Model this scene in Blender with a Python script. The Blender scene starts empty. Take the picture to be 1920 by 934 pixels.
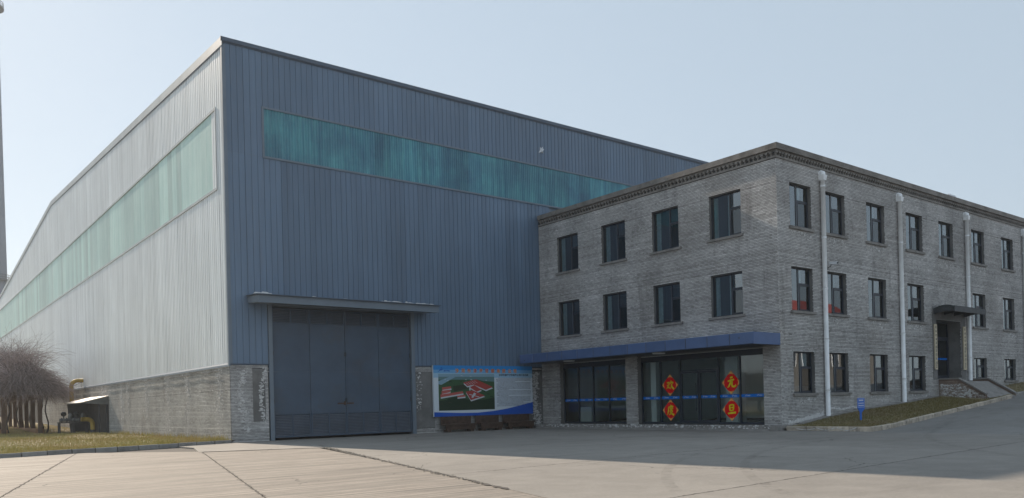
import bpy, math, random
import numpy as np
from mathutils import Matrix, Vector
random.seed(7); rng = np.random.default_rng(7)
sc = bpy.context.scene
COL = sc.collection
R = math.radians

# ------------------------------------------------------------------ camera
EYE = 1.6
cam = bpy.data.cameras.new('camera')
co = bpy.data.objects.new('camera', cam); COL.objects.link(co)
yaw, roll = 0.907834, 0.0246283
fw = Vector((math.cos(yaw), math.sin(yaw), 0)); rt = Vector((math.sin(yaw), -math.cos(yaw), 0)); dn = Vector((0, 0, -1))
c_, s_ = math.cos(roll), math.sin(roll)
r2 = c_ * rt + s_ * dn; d2 = -s_ * rt + c_ * dn
co.matrix_world = Matrix(((r2.x, -d2.x, -fw.x, 0), (r2.y, -d2.y, -fw.y, 0), (r2.z, -d2.z, -fw.z, EYE), (0, 0, 0, 1)))
cam.sensor_width = 36; cam.lens = 1508.08 / 1920 * 36
cam.shift_y = (756.79 - 467) / 1920
cam.clip_start = 0.1; cam.clip_end = 6000
sc.camera = co

# ------------------------------------------------------------------ world, sun, exposure
SUN_EL, SUN_AZ = 30.7, 93.7
w = bpy.data.worlds.new('World'); sc.world = w; w.use_nodes = True
nt = w.node_tree; nt.nodes.clear()
sky = nt.nodes.new('ShaderNodeTexSky'); sky.sky_type = 'NISHITA'; sky.sun_disc = False
sky.sun_elevation = R(SUN_EL); sky.sun_rotation = R(90 - SUN_AZ)
sky.air_density = 1.0; sky.dust_density = 0.4; sky.ozone_density = 1.0; sky.altitude = 0
bg = nt.nodes.new('ShaderNodeBackground'); bg.inputs['Strength'].default_value = 0.10
wo = nt.nodes.new('ShaderNodeOutputWorld')
hz = nt.nodes.new('ShaderNodeMix'); hz.data_type = 'RGBA'; hz.inputs[0].default_value = 0.80      # thin winter haze evens the whole sky out
nt.links.new(sky.outputs[0], hz.inputs[6]); hz.inputs[7].default_value = (3.45, 4.2, 4.88, 1)
nt.links.new(hz.outputs[2], bg.inputs[0]); nt.links.new(bg.outputs[0], wo.inputs[0])
sun = bpy.data.lights.new('sun', 'SUN'); sun.energy = 4.9; sun.angle = R(0.6); sun.color = (1.0, 0.86, 0.70)
so = bpy.data.objects.new('sun', sun); COL.objects.link(so)
sd = Vector((math.cos(R(SUN_EL)) * math.cos(R(SUN_AZ)), math.cos(R(SUN_EL)) * math.sin(R(SUN_AZ)), math.sin(R(SUN_EL))))
so.rotation_euler = sd.to_track_quat('Z', 'Y').to_euler()
so.location = (0, 60, 60)
sc.view_settings.view_transform = 'Standard'; sc.view_settings.look = 'None'
sc.view_settings.exposure = 0.55; sc.view_settings.gamma = 1.0
sc.view_settings.use_curve_mapping = False
sc.cycles.max_bounces = 8; sc.cycles.transparent_max_bounces = 16

# ------------------------------------------------------------------ material helpers
class N:
    def __init__(s, name):
        s.m = bpy.data.materials.new(name); s.m.use_nodes = True
        s.t = s.m.node_tree; s.t.nodes.clear()
        s.out = s.t.nodes.new('ShaderNodeOutputMaterial')
    def n(s, kind, **kw):
        x = s.t.nodes.new('ShaderNode' + kind)
        for k, v in kw.items(): setattr(x, k, v)
        return x
    def put(s, sock, v):
        if isinstance(v, bpy.types.NodeSocket): s.t.links.new(v, sock)
        elif isinstance(v, (tuple, list)) and len(v) == 3 and sock.type == 'RGBA': sock.default_value = (*v, 1)
        else: sock.default_value = v
    def math(s, op, a, b=0.5, clamp=False):
        x = s.n('Math', operation=op, use_clamp=clamp); s.put(x.inputs[0], a); s.put(x.inputs[1], b); return x.outputs[0]
    def mix(s, f, a, b, mode='MIX'):
        x = s.n('Mix', data_type='RGBA', blend_type=mode); s.put(x.inputs[0], f); s.put(x.inputs[6], a); s.put(x.inputs[7], b); return x.outputs[2]
    def ramp(s, f, lo, hi, a=0.0, b=1.0):
        x = s.n('MapRange', clamp=True); s.put(x.inputs[0], f)
        for i, v in enumerate((lo, hi, a, b)): x.inputs[i + 1].default_value = v
        return x.outputs[0]
    def pos(s, scale=(1, 1, 1), rotz=0.0):
        g = s.n('NewGeometry'); mp = s.n('Mapping'); s.t.links.new(g.outputs['Position'], mp.inputs[0])
        mp.inputs['Scale'].default_value = scale; mp.inputs['Rotation'].default_value = (0, 0, rotz); return mp.outputs[0]
    def noise(s, scale, detail=4, rough=0.55, vec=None, dist=0.0):
        x = s.n('TexNoise'); x.inputs['Scale'].default_value = scale; x.inputs['Detail'].default_value = detail
        x.inputs['Roughness'].default_value = rough; x.inputs['Distortion'].default_value = dist
        s.put(x.inputs['Vector'], vec if vec is not None else s.pos()); return x.outputs[0]
    def objrand(s): return s.n('ObjectInfo').outputs['Random']
    def island(s): return s.n('NewGeometry').outputs['Random Per Island']
    def attr(s, name): return s.n('Attribute', attribute_name=name).outputs['Fac']
    def bump(s, h, strength=0.3, dist=0.01):
        x = s.n('Bump'); x.inputs['Strength'].default_value = strength; x.inputs['Distance'].default_value = dist; s.put(x.inputs['Height'], h); return x.outputs[0]
    def bsdf(s, col, rough=0.7, normal=None, metal=0.0, spec=0.5, **kw):
        b = s.n('BsdfPrincipled'); s.put(b.inputs['Base Color'], col); s.put(b.inputs['Roughness'], rough)
        b.inputs['Metallic'].default_value = metal; b.inputs['Specular IOR Level'].default_value = spec
        for k, v in kw.items(): s.put(b.inputs[k], v)
        if normal is not None: s.put(b.inputs['Normal'], normal)
        s.t.links.new(b.outputs[0], s.out.inputs[0]); return b

def matte(name, col, var, scale):
    m = N(name); c = m.mix(m.ramp(m.noise(scale, 4), .3, .7), tuple(x * (1 - var) for x in col), col); m.bsdf(c, 0.8, spec=0.08); return m.m
def simple(name, col, rough=0.6, var=0.25, scale=3.0, metal=0.0, spec=0.5, bump=0.0, dirt=None, objvar=0.0):
    m = N(name)
    f = m.ramp(m.noise(scale, 5, 0.6), 0.25, 0.75)
    lo = tuple(c * (1 - var) for c in col); hi = tuple(min(1, c * (1 + var)) for c in col)
    c = m.mix(f, lo, hi)
    if objvar: c = m.mix(1.0, c, m.ramp(m.objrand(), 0, 1, 1 - objvar, 1 + objvar), 'MULTIPLY')
    if dirt:
        d = m.ramp(m.noise(scale * 0.6, 6, 0.7), 0.52, 0.72)
        c = m.mix(d, c, dirt)
    nrm = m.bump(m.noise(scale * 12, 3), bump, 0.01) if bump else None
    m.bsdf(c, rough, nrm, metal, spec)
    return m.m

def flat(name, col, rough=0.5, spec=0.4):
    m = N(name); m.bsdf(col, rough, spec=spec); return m.m

def cladding_mat(name, col, rough, vgain=0.08):
    m = N(name)
    streak = m.ramp(m.noise(1.0, 5, 0.65, m.pos((2.2, 2.2, 0.12))), 0.3, 0.7)
    patch = m.ramp(m.noise(0.16, 4, 0.6), 0.3, 0.7)
    c = m.mix(streak, tuple(x * 0.86 for x in col), tuple(min(1, x * 1.10) for x in col))
    c = m.mix(1.0, c, m.ramp(patch, 0, 1, 0.93, 1.07), 'MULTIPLY')
    c = m.mix(1.0, c, m.ramp(m.objrand(), 0, 1, 1 - vgain, 1 + vgain), 'MULTIPLY')
    grime = m.ramp(m.noise(0.7, 6, 0.7, m.pos((3.0, 3.0, 0.25))), 0.58, 0.8)
    c = m.mix(m.math('MULTIPLY', grime, 0.35), c, (0.16, 0.15, 0.14))
    m.bsdf(c, rough, m.bump(m.noise(1.2, 2), 0.15, 0.02), spec=0.5)
    return m.m

def brick_mat(name, c0, c1, stain=1.0):
    m = N(name)
    tone = m.attr('tone')
    c = m.mix(tone, c0, c1)
    big = m.ramp(m.noise(0.35, 5, 0.62), 0.3, 0.72)
    c = m.mix(1.0, c, m.ramp(big, 0, 1, 0.66, 1.22), 'MULTIPLY')
    warm = m.ramp(m.noise(0.22, 3, 0.5), 0.45, 0.7)
    c = m.mix(m.math('MULTIPLY', warm, 0.25), c, (0.27, 0.225, 0.18))
    run = m.ramp(m.noise(1.0, 6, 0.7, m.pos((1.6, 1.6, 0.22))), 0.55, 0.8)
    c = m.mix(m.math('MULTIPLY', run, 0.6), c, (0.085, 0.07, 0.065))
    fine = m.ramp(m.noise(45, 3, 0.6), 0.3, 0.75, 0.86, 1.14)
    c = m.mix(1.0, c, fine, 'MULTIPLY')
    st = m.attr('stain')
    eff = m.math('MULTIPLY', m.ramp(m.noise(9, 5, 0.7), 0.35, 0.62), st, True)
    c = m.mix(m.math('MULTIPLY', eff, stain), c, (0.62, 0.60, 0.58))
    m.bsdf(c, 0.88, m.bump(m.noise(16, 3, 0.6), 0.25, 0.006), spec=0.25)
    return m.m

def concrete(name, col, tined=None, stain=0.5):
    m = N(name)
    big = m.ramp(m.noise(0.10, 5, 0.6), 0.3, 0.7)
    c = m.mix(big, tuple(x * 0.86 for x in col), tuple(x * 1.10 for x in col))
    med = m.ramp(m.noise(0.9, 6, 0.68, m.pos((1, 1, 1)), 0.6), 0.30, 0.72)
    c = m.mix(1.0, c, m.ramp(med, 0, 1, 0.86, 1.10), 'MULTIPLY')
    blot = m.ramp(m.noise(0.33, 6, 0.72, m.pos((0.35, 1.3, 1), 0.05), 1.2), 0.54, 0.74)
    c = m.mix(m.math('MULTIPLY', blot, stain), c, (0.16, 0.145, 0.13))
    trk = m.ramp(m.noise(0.5, 4, 0.6, m.pos((0.10, 1.6, 1), -0.12), 0.3), 0.58, 0.72)
    c = m.mix(m.math('MULTIPLY', trk, stain * 0.55), c, (0.14, 0.13, 0.12))
    fine = m.ramp(m.noise(14, 5, 0.75), 0.3, 0.7, 0.88, 1.12)
    c = m.mix(1.0, c, fine, 'MULTIPLY')
    c = m.mix(1.0, c, m.ramp(m.objrand(), 0, 1, 0.94, 1.06), 'MULTIPLY')
    vo = m.n('TexVoronoi', feature='DISTANCE_TO_EDGE'); vo.inputs['Scale'].default_value = 0.16
    wp = m.n('VectorMath', operation='ADD'); nz = m.n('TexNoise'); nz.inputs['Scale'].default_value = 0.8; nz.inputs['Detail'].default_value = 6
    m.put(nz.inputs['Vector'], m.pos()); m.put(wp.inputs[0], m.pos()); m.put(wp.inputs[1], nz.outputs[1]); m.put(vo.inputs['Vector'], wp.outputs[0])
    ck = m.math('MULTIPLY', m.ramp(vo.outputs['Distance'], 0.0012, 0.0030, 1, 0), m.ramp(m.noise(0.13, 2), 0.50, 0.56))
    c = m.mix(m.math('MULTIPLY', ck, 0.75), c, (0.05, 0.045, 0.04))
    oil = m.ramp(m.noise(0.55, 5, 0.7, None, 1.5), 0.66, 0.74)
    c = m.mix(m.math('MULTIPLY', oil, 0.45), c, (0.075, 0.07, 0.065))
    h = m.noise(30, 5, 0.7)
    if tined is not None:
        g = m.noise(1.0, 4, 0.75, m.pos((0.12, 3.2, 1), tined), 0.06)
        gm = m.ramp(g, 0.49, 0.56)
        g2 = m.noise(1.0, 3, 0.7, m.pos((0.18, 7.5, 1), tined), 0.02)
        c = m.mix(m.math('MULTIPLY', gm, 0.5), c, (0.14, 0.13, 0.115))
        c = m.mix(1.0, c, m.ramp(g2, 0.40, 0.60, 1.16, 0.74), 'MULTIPLY')
        h = m.math('ADD', h, m.math('MULTIPLY', g2, 1.5))
    m.bsdf(c, 0.86, m.bump(h, 0.35, 0.012), spec=0.3)
    return m.m

def glass_mat(name, tint, refl, rough=0.01):
    m = N(name)
    tr = m.n('BsdfTransparent'); m.put(tr.inputs[0], tint)
    gl = m.n('BsdfGlossy'); gl.inputs['Roughness'].default_value = rough; m.put(gl.inputs[0], (0.92, 0.97, 1.0))
    wv = m.noise(0.7, 2); m.put(gl.inputs['Normal'], m.bump(wv, 0.06, 0.02))
    fr = m.n('Fresnel'); fr.inputs[0].default_value = 1.5
    f = m.math('ADD', m.math('MULTIPLY', fr.outputs[0], 1.0), refl, True)
    mx = m.n('MixShader'); m.put(mx.inputs[0], f)
    m.t.links.new(tr.outputs[0], mx.inputs[1]); m.t.links.new(gl.outputs[0], mx.inputs[2])
    m.t.links.new(mx.outputs[0], m.out.inputs[0])
    return m.m

def island_mat(name, c0, c1, rough=0.85, c2=None):
    m = N(name)
    c = m.mix(m.island(), c0, c1)
    if c2: c = m.mix(m.ramp(m.noise(0.35, 4, 0.6), 0.42, 0.66), c, c2)
    m.bsdf(c, rough, spec=0.2); return m.m

def translucent_mat(name, c0, c1, dark=(0.04, 0.10, 0.19), amt=0.6):
    m = N(name)
    st = m.ramp(m.noise(1.0, 6, 0.7, m.pos((3.5, 3.5, 0.25))), 0.3, 0.7)
    c = m.mix(st, c0, c1)
    pat = m.ramp(m.noise(0.35, 5, 0.65), 0.40, 0.68)
    c = m.mix(m.math('MULTIPLY', pat, amt), c, dark)
    c = m.mix(1.0, c, m.ramp(m.objrand(), 0, 1, 0.85, 1.15), 'MULTIPLY')
    m.bsdf(c, 0.42, spec=0.5)
    return m.m

M = dict(
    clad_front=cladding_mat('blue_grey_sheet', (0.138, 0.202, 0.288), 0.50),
    clad_side_sunlit=cladding_mat('sunlit_blue_grey_sheet', (0.745, 0.785, 0.80), 0.42, 0.06),  # gable copy of the front sheet, sunlight painted in as a much lighter colour
    trim=simple('sheet_trim', (0.17, 0.21, 0.255), 0.5, 0.12, 0.8),
    trim_pale=simple('pale_flashing', (0.42, 0.45, 0.46), 0.45, 0.18, 0.9),
    trim_dark=simple('dark_flashing', (0.085, 0.115, 0.16), 0.5, 0.15, 0.8),
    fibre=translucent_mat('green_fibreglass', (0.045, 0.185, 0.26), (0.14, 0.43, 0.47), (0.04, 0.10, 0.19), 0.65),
    fibre_sunlit=translucent_mat('sunlit_green_fibreglass', (0.46, 0.67, 0.62), (0.66, 0.82, 0.77), (0.38, 0.55, 0.53), 0.3),  # same fibreglass as the front band, paler tones stand in for sun on it
    roof_sheet=simple('roof_sheet', (0.3, 0.33, 0.36), 0.5, 0.1, 0.3),
    brick=brick_mat('grey_brick', (0.30, 0.285, 0.275), (0.76, 0.74, 0.72)),
    brick_plinth=brick_mat('weathered_plinth_brick', (0.27, 0.268, 0.255), (0.66, 0.65, 0.62)),
    brick_red=brick_mat('brown_brick', (0.20, 0.14, 0.11), (0.30, 0.22, 0.17), 0.6),
    mortar=simple('mortar', (0.055, 0.053, 0.051), 0.95, 0.25, 1.5, bump=0.3),
    coping=simple('weathered_coping', (0.235, 0.215, 0.195), 0.9, 0.35, 1.3, bump=0.4, dirt=(0.11, 0.10, 0.09)),
    sill=simple('concrete_sill', (0.25, 0.235, 0.22), 0.9, 0.2, 2.5, bump=0.3, dirt=(0.14, 0.13, 0.12)),
    plaster=simple('grey_render', (0.185, 0.18, 0.175), 0.92, 0.3, 1.1, bump=0.4, dirt=(0.12, 0.115, 0.11)),
    gate=simple('gate_paint', (0.060, 0.092, 0.138), 0.5, 0.18, 0.7, dirt=(0.07, 0.085, 0.105), objvar=0.06),
    gate_slat=simple('gate_louvre_paint', (0.13, 0.155, 0.195), 0.5, 0.2, 2.0),
    rust=simple('rust', (0.085, 0.052, 0.038), 0.9, 0.5, 5.0, bump=0.4, dirt=(0.06, 0.045, 0.04)),
    rust_stain=simple('rust_stain', (0.085, 0.075, 0.07), 0.9, 0.3, 4.0),
    canopy_blue=simple('blue_aluminium_panel', (0.075, 0.128, 0.265), 0.42, 0.14, 1.2, objvar=0.08),
    soffit=simple('dark_soffit', (0.06, 0.065, 0.075), 0.6, 0.1, 1.0),
    frame=flat('dark_aluminium', (0.032, 0.04, 0.055), 0.4),
    frame_pale=flat('mill_aluminium_edge', (0.34, 0.37, 0.40), 0.4),
    pane=glass_mat('window_glass', (0.56, 0.68, 0.70), 0.18),
    pane_dark=glass_mat('casement_glass', (0.30, 0.38, 0.40), 0.05),
    shop_glass=glass_mat('shop_glass', (0.82, 0.90, 0.89), 0.05),
    screen=simple('insect_screen', (0.055, 0.06, 0.07), 0.8, 0.25, 2.0),
    curtain=simple('pale_curtain', (0.72, 0.78, 0.78), 0.9, 0.2, 4.0),
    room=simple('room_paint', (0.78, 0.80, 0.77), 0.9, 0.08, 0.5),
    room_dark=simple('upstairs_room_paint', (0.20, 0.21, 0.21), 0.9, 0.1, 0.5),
    floor_tile=simple('floor_tile', (0.38, 0.37, 0.35), 0.4, 0.1, 1.0),
    white_box=simple('white_laminate', (0.78, 0.80, 0.78), 0.5, 0.05, 2.0),
    strip=matte('blue_film', (0.010, 0.17, 0.62), 0.1, 3.0),
    strip_mark=flat('white_film', (0.55, 0.65, 0.8), 0.5),
    red=matte('red_paper', (0.86, 0.010, 0.012), 0.15, 6.0),
    gold=matte('gold_paper', (0.90, 0.50, 0.16), 0.12, 8.0),
    yellow=matte('yellow_ink', (0.90, 0.76, 0.03), 0.1, 5.0),
    pvc=simple('white_pvc', (0.90, 0.91, 0.92), 0.45, 0.10, 1.6, dirt=(0.74, 0.74, 0.73)),
    concrete=concrete('yard_concrete', (0.255, 0.236, 0.213)),
    tined=concrete('tined_concrete', (0.30, 0.262, 0.225), 0.24, 0.42),
    road=concrete('road_concrete', (0.245, 0.236, 0.223), None, 0.65),
    joint=simple('joint_filler', (0.07, 0.062, 0.055), 0.95, 0.3, 3.0),
    crumb=simple('crumbled_joint', (0.22, 0.19, 0.155), 0.95, 0.5, 8.0, bump=0.5),
    kerb=simple('kerb_concrete', (0.30, 0.285, 0.265), 0.9, 0.25, 2.5, bump=0.4, dirt=(0.17, 0.155, 0.14), objvar=0.12),
    kerb_warm=simple('worn_kerb_stone', (0.50, 0.43, 0.35), 0.9, 0.3, 3.5, bump=0.5, dirt=(0.18, 0.15, 0.125), objvar=0.26),
    chip=simple('white_lime_crust', (0.62, 0.61, 0.60), 0.9, 0.2, 8.0, bump=0.4),
    soil=simple('dry_soil', (0.22, 0.18, 0.10), 0.95, 0.35, 1.2, bump=0.5, dirt=(0.10, 0.105, 0.045)),
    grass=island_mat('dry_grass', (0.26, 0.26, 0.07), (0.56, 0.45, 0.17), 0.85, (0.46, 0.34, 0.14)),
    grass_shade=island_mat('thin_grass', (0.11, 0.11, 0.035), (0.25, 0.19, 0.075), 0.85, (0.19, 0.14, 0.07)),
    twig=island_mat('bare_twig', (0.13, 0.105, 0.105), (0.46, 0.39, 0.385), 0.85),
    bark=simple('bark', (0.055, 0.043, 0.036), 0.9, 0.4, 6.0, bump=0.5),
    post=simple('brown_painted_post', (0.13, 0.085, 0.06), 0.8, 0.25, 2.0),
    bench=simple('orange_brick_bench', (0.34, 0.19, 0.10), 0.85, 0.3, 2.5),
    pipe=simple('yellow_gas_pipe', (0.42, 0.285, 0.045), 0.55, 0.25, 2.0, dirt=(0.22, 0.13, 0.05)),
    shed_roof=simple('pale_shed_sheet', (0.64, 0.57, 0.50), 0.6, 0.12, 1.5),
    steel_dark=simple('dark_steel', (0.045, 0.05, 0.055), 0.55, 0.35, 3.0),
    steel_mid=simple('mid_steel', (0.12, 0.13, 0.13), 0.5, 0.35, 3.0),
    board_white=simple('board_print', (0.68, 0.74, 0.80), 0.4, 0.03, 1.0),
    chimney=simple('chimney_paint', (0.25, 0.27, 0.31), 0.85, 0.15, 0.1),
    sign_blue=simple('sign_blue', (0.015, 0.14, 0.60), 0.4, 0.08, 4.0),
    white=flat('white_paint', (0.75, 0.77, 0.80), 0.5),
    plaque=simple('cream_plaque', (0.62, 0.53, 0.38), 0.6, 0.12, 2.0),
    ink=flat('dark_ink', (0.05, 0.05, 0.055), 0.6),
    porch=simple('porch_glass_and_steel', (0.03, 0.045, 0.045), 0.5, 0.2, 1.0),
    red_roof=simple('red_roof_sheet', (0.27, 0.036, 0.024), 0.5, 0.12, 0.8),
    far_wall=simple('far_wall', (0.13, 0.125, 0.12), 0.8, 0.1, 0.5),
)

# ------------------------------------------------------------------ object helpers
LOC = {}
def tag(o, label=None, cat=None, group=None, kind=None):
    if label: o['label'] = label
    if cat: o['category'] = cat
    if group: o['group'] = group
    if kind: o['kind'] = kind
    return o
def empty(name, loc=(0, 0, 0), label=None, cat=None, group=None, kind=None):
    o = bpy.data.objects.new(name, None); COL.objects.link(o); o.location = loc; LOC[o] = Vector(loc)
    return tag(o, label, cat, group, kind)
class MB:
    def __init__(s): s.v = []; s.f = []; s.mi = []
    def face(s, pts, mi=0):
        i = len(s.v); s.v += [tuple(p) for p in pts]; s.f.append(tuple(range(i, i + len(pts)))); s.mi.append(mi)
    def hexa(s, p, mi=0):           # 8 points: bottom ring then top ring
        i = len(s.v); s.v += [tuple(q) for q in p]
        for f in ((3, 2, 1, 0), (4, 5, 6, 7), (0, 1, 5, 4), (1, 2, 6, 5), (2, 3, 7, 6), (3, 0, 4, 7)):
            s.f.append(tuple(i + k for k in f)); s.mi.append(mi)
        return s
    def box(s, x0, x1, y0, y1, z0, z1, mi=0):
        return s.hexa([(x0, y0, z0), (x1, y0, z0), (x1, y1, z0), (x0, y1, z0), (x0, y0, z1), (x1, y0, z1), (x1, y1, z1), (x0, y1, z1)], mi)
    def prism(s, poly, off, mi=0):  # planar polygon extruded by vector off
        n = len(poly); i = len(s.v); off = Vector(off)
        s.v += [tuple(p) for p in poly] + [tuple(Vector(p) + off) for p in poly]
        s.f.append(tuple(i + k for k in range(n))[::-1]); s.f.append(tuple(i + n + k for k in range(n)))
        s.mi += [mi, mi]
        for k in range(n):
            s.f.append((i + k, i + (k + 1) % n, i + n + (k + 1) % n, i + n + k)); s.mi.append(mi)
        return s
    def tube(s, path, r, n=10, mi=0, caps=True):
        path = [Vector(p) for p in path]; rs = r if isinstance(r, (list, tuple)) else [r] * len(path)
        i0 = len(s.v); up = None
        for k, p in enumerate(path):
            d = (path[min(k + 1, len(path) - 1)] - path[max(k - 1, 0)]).normalized()
            if up is None: up = Vector((0, 0, 1)) if abs(d.z) < 0.9 else Vector((1, 0, 0))
            a = d.cross(up).normalized(); b = a.cross(d).normalized(); up = b
            for j in range(n):
                t = 2 * math.pi * j / n; s.v.append(tuple(p + rs[k] * (math.cos(t) * a + math.sin(t) * b)))
        for k in range(len(path) - 1):
            for j in range(n):
                s.f.append((i0 + k * n + j, i0 + k * n + (j + 1) % n, i0 + (k + 1) * n + (j + 1) % n, i0 + (k + 1) * n + j)); s.mi.append(mi)
        if caps:
            s.f.append(tuple(i0 + j for j in range(n))); s.mi.append(mi)
            e = i0 + (len(path) - 1) * n; s.f.append(tuple(e + j for j in range(n))[::-1]); s.mi.append(mi)
        return s
    def mesh(s, name, mats, o=(0, 0, 0)):
        me = bpy.data.meshes.new(name)
        v = [(a - o[0], b - o[1], c - o[2]) for a, b, c in s.v]
        me.from_pydata(v, [], s.f)
        for m in (mats if isinstance(mats, (list, tuple)) else [mats]): me.materials.append(m)
        if any(s.mi): me.polygons.foreach_set('material_index', s.mi)
        me.update(); return me
    def build(s, name, mats, parent=None, smooth=False, loc=None, **kw):
        """one mesh object; points are world coordinates; loc = its own origin when top-level"""
        o = bpy.data.objects.new(name, None if False else s.mesh(name, mats, LOC[parent] if parent else (loc or (0, 0, 0))))
        COL.objects.link(o)
        if parent: o.parent = parent; LOC[o] = LOC[parent]
        else: o.location = loc or (0, 0, 0); LOC[o] = Vector(loc or (0, 0, 0))
        if smooth:
            for p in o.data.polygons: p.use_smooth = True
        return tag(o, **kw)
def inst(name, me, parent, loc=(0, 0, 0), rotz=0, scale=(1, 1, 1)):
    o = bpy.data.objects.new(name, me); COL.objects.link(o)
    if parent: o.parent = parent
    o.location = loc; o.rotation_euler = (0, 0, rotz); o.scale = scale; return o
def copy_tree(o, parent=None):
    c = o.copy(); COL.objects.link(c)
    if parent: c.parent = parent
    for ch in o.children: copy_tree(ch, c)
    return c
def fast_mesh(name, V, F, mats, attrs=None):
    me = bpy.data.meshes.new(name)
    V = np.asarray(V, np.float32); F = np.asarray(F, np.int32); k = F.shape[1]
    me.vertices.add(len(V)); me.vertices.foreach_set('co', V.ravel())
    me.loops.add(F.size); me.loops.foreach_set('vertex_index', F.ravel())
    me.polygons.add(len(F)); me.polygons.foreach_set('loop_start', np.arange(0, F.size, k, dtype=np.int32))
    me.polygons.foreach_set('loop_total', np.full(len(F), k, np.int32))
    me.materials.append(mats)
    if attrs:
        for nm, val in attrs.items():
            a = me.attributes.new(nm, 'FLOAT', 'FACE'); a.data.foreach_set('value', np.asarray(val, np.float32))
    me.polygons.foreach_set('use_smooth', np.zeros(len(F), bool))
    me.update(calc_edges=True); me.validate(); return me
def add_mesh(name, me, parent=None, **kw):
    o = bpy.data.objects.new(name, me); COL.objects.link(o)
    if parent: o.parent = parent; o.location = -LOC[parent]
    LOC[o] = Vector((0, 0, 0))
    return tag(o, **kw)

# ------------------------------------------------------------------ brickwork
BL, BH, GAP = 0.25, 0.072, 0.017
def brick_rects(s0, s1, z0, z1, holes, topf=None):
    out = []; row = 0; z = z0; BL0 = BL
    while z < z1 - 0.02:
        zt = min(z + BH - GAP, z1); BLr = BL0 if row % 2 == 0 else BL0 / 2; s = s0 - (BL0 * 0.25 if row % 2 else (BL0 / 2 if row % 4 else 0))
        while s < s1:
            a, b = max(s, s0), min(s + BLr - 0.007, s1); s += BLr
            if b - a < 0.03: continue
            segs = [(a, b)]
            for (h0, h1, g0, g1) in holes:
                if zt > g0 + 0.012 and z < g1 - 0.012:
                    nx = []
                    for (p, q) in segs:
                        if q <= h0 or p >= h1: nx.append((p, q))
                        else:
                            if p < h0: nx.append((p, h0))
                            if q > h1: nx.append((h1, q))
                    segs = nx
            out += [(p, q, z, zt) for p, q in segs if q - p > 0.025]
        z += BH; row += 1
    return out
def brick_mesh(name, rects, to3, mat, stainf):
    """to3(s, depth, z) -> xyz arrays; bricks stand 4 mm proud of the mortar face"""
    r = np.array(rects); n = len(r)
    d = rng.uniform(0.0040, 0.0043, n); j = rng.uniform(-0.002, 0.002, (n, 4)); r = r + j
    S = np.stack([r[:, 0], r[:, 1], r[:, 1], r[:, 0]], 1); Z = np.stack([r[:, 2], r[:, 2], r[:, 3], r[:, 3]], 1)
    bk = to3(S, np.full_like(S, 0.03), Z)
    tl = rng.normal(0.0003, 0.0001, (n, 1)) * np.array([[1, 1, -1, -1]]) + rng.normal(0, 0.0002, (n, 1)) * np.array([[-1, 1, 1, -1]])
    ft = to3(S, -np.repeat(d[:, None], 4, 1) - tl, Z)
    V = np.concatenate([np.stack(bk, -1), np.stack(ft, -1)], 1).reshape(-1, 3)
    base = (np.arange(n) * 8)[:, None, None]
    q = np.array([[4, 5, 6, 7], [0, 1, 5, 4], [1, 2, 6, 5], [2, 3, 7, 6], [3, 0, 4, 7]])
    F = (base + q[None]).reshape(-1, 4)
    rowi = np.round(r[:, 2] / BH).astype(int); rowt = np.random.default_rng(3).normal(0, 0.10, rowi.max() + 4)     # courses laid from different batches
    tone = np.clip(rng.normal(0.52, 0.12, n) + rowt[rowi], 0, 1)
    st = np.array([stainf((a + b) / 2, (c + e) / 2) for a, b, c, e in rects])
    st = np.clip(st * rng.uniform(0.2, 1.6, n), 0, 1)
    return fast_mesh(name, V, F, mat, dict(tone=np.repeat(tone, 5), stain=np.repeat(st, 5)))
def wall_sheet(mb, s0, s1, z0, z1, holes, to3, depth=0.0, reveal=0.3, mi=0, mr=1):
    ss = sorted({s0, s1, *[h[0] for h in holes], *[h[1] for h in holes]}); zs = sorted({z0, z1, *[h[2] for h in holes], *[h[3] for h in holes]})
    ss = [x for x in ss if s0 <= x <= s1]; zs = [x for x in zs if z0 <= x <= z1]
    P = lambda s, d, z: tuple(float(q) for q in to3(s, d, z))
    for a, b in zip(ss, ss[1:]):
        for c, e in zip(zs, zs[1:]):
            m, k = (a + b) / 2, (c + e) / 2
            if any(h[0] < m < h[1] and h[2] < k < h[3] for h in holes): continue
            mb.face([P(a, depth, c), P(b, depth, c), P(b, depth, e), P(a, depth, e)], mi)
    for (a, b, c, e) in holes:
        for (p, q) in (((a, c), (b, c)), ((b, c), (b, e)), ((b, e), (a, e)), ((a, e), (a, c))):
            mb.face([P(p[0], -0.004, p[1]), P(q[0], -0.004, q[1]), P(q[0], reveal, q[1]), P(p[0], reveal, p[1])], mr)

# ================================================================== SETTING: ground
def gz(x):                      # yard is level, the road climbs to the right
    if x < 33: return 0.0
    if x < 36: return 0.0635 * (x - 33) ** 2 / 6
    if x < 70: return 0.0635 * (x - 34.5)
    if x < 90: return 0.0635 * 35.5 + 0.0635 * (x - 70) * (1 - (x - 70) / 40)
    return 0.0635 * 35.5 + 0.0635 * 10
gxs = [-1200, -600, -100, -20, 5, 20, 33, 34, 35, 36, 40, 45, 50, 55, 60, 65, 70, 75, 80, 85, 90, 150, 600, 1200]
mb = MB()
ys_ = [-1200, -200, 0, 200, 1200]
for a, b in zip(gxs, gxs[1:]):
    for c, e in zip(ys_, ys_[1:]):
        mb.face([(a, c, gz(a) - 0.06), (b, c, gz(b) - 0.06), (b, e, gz(b) - 0.06), (a, e, gz(a) - 0.06)])
mb.build('ground', M['joint'], kind='structure')

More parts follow.
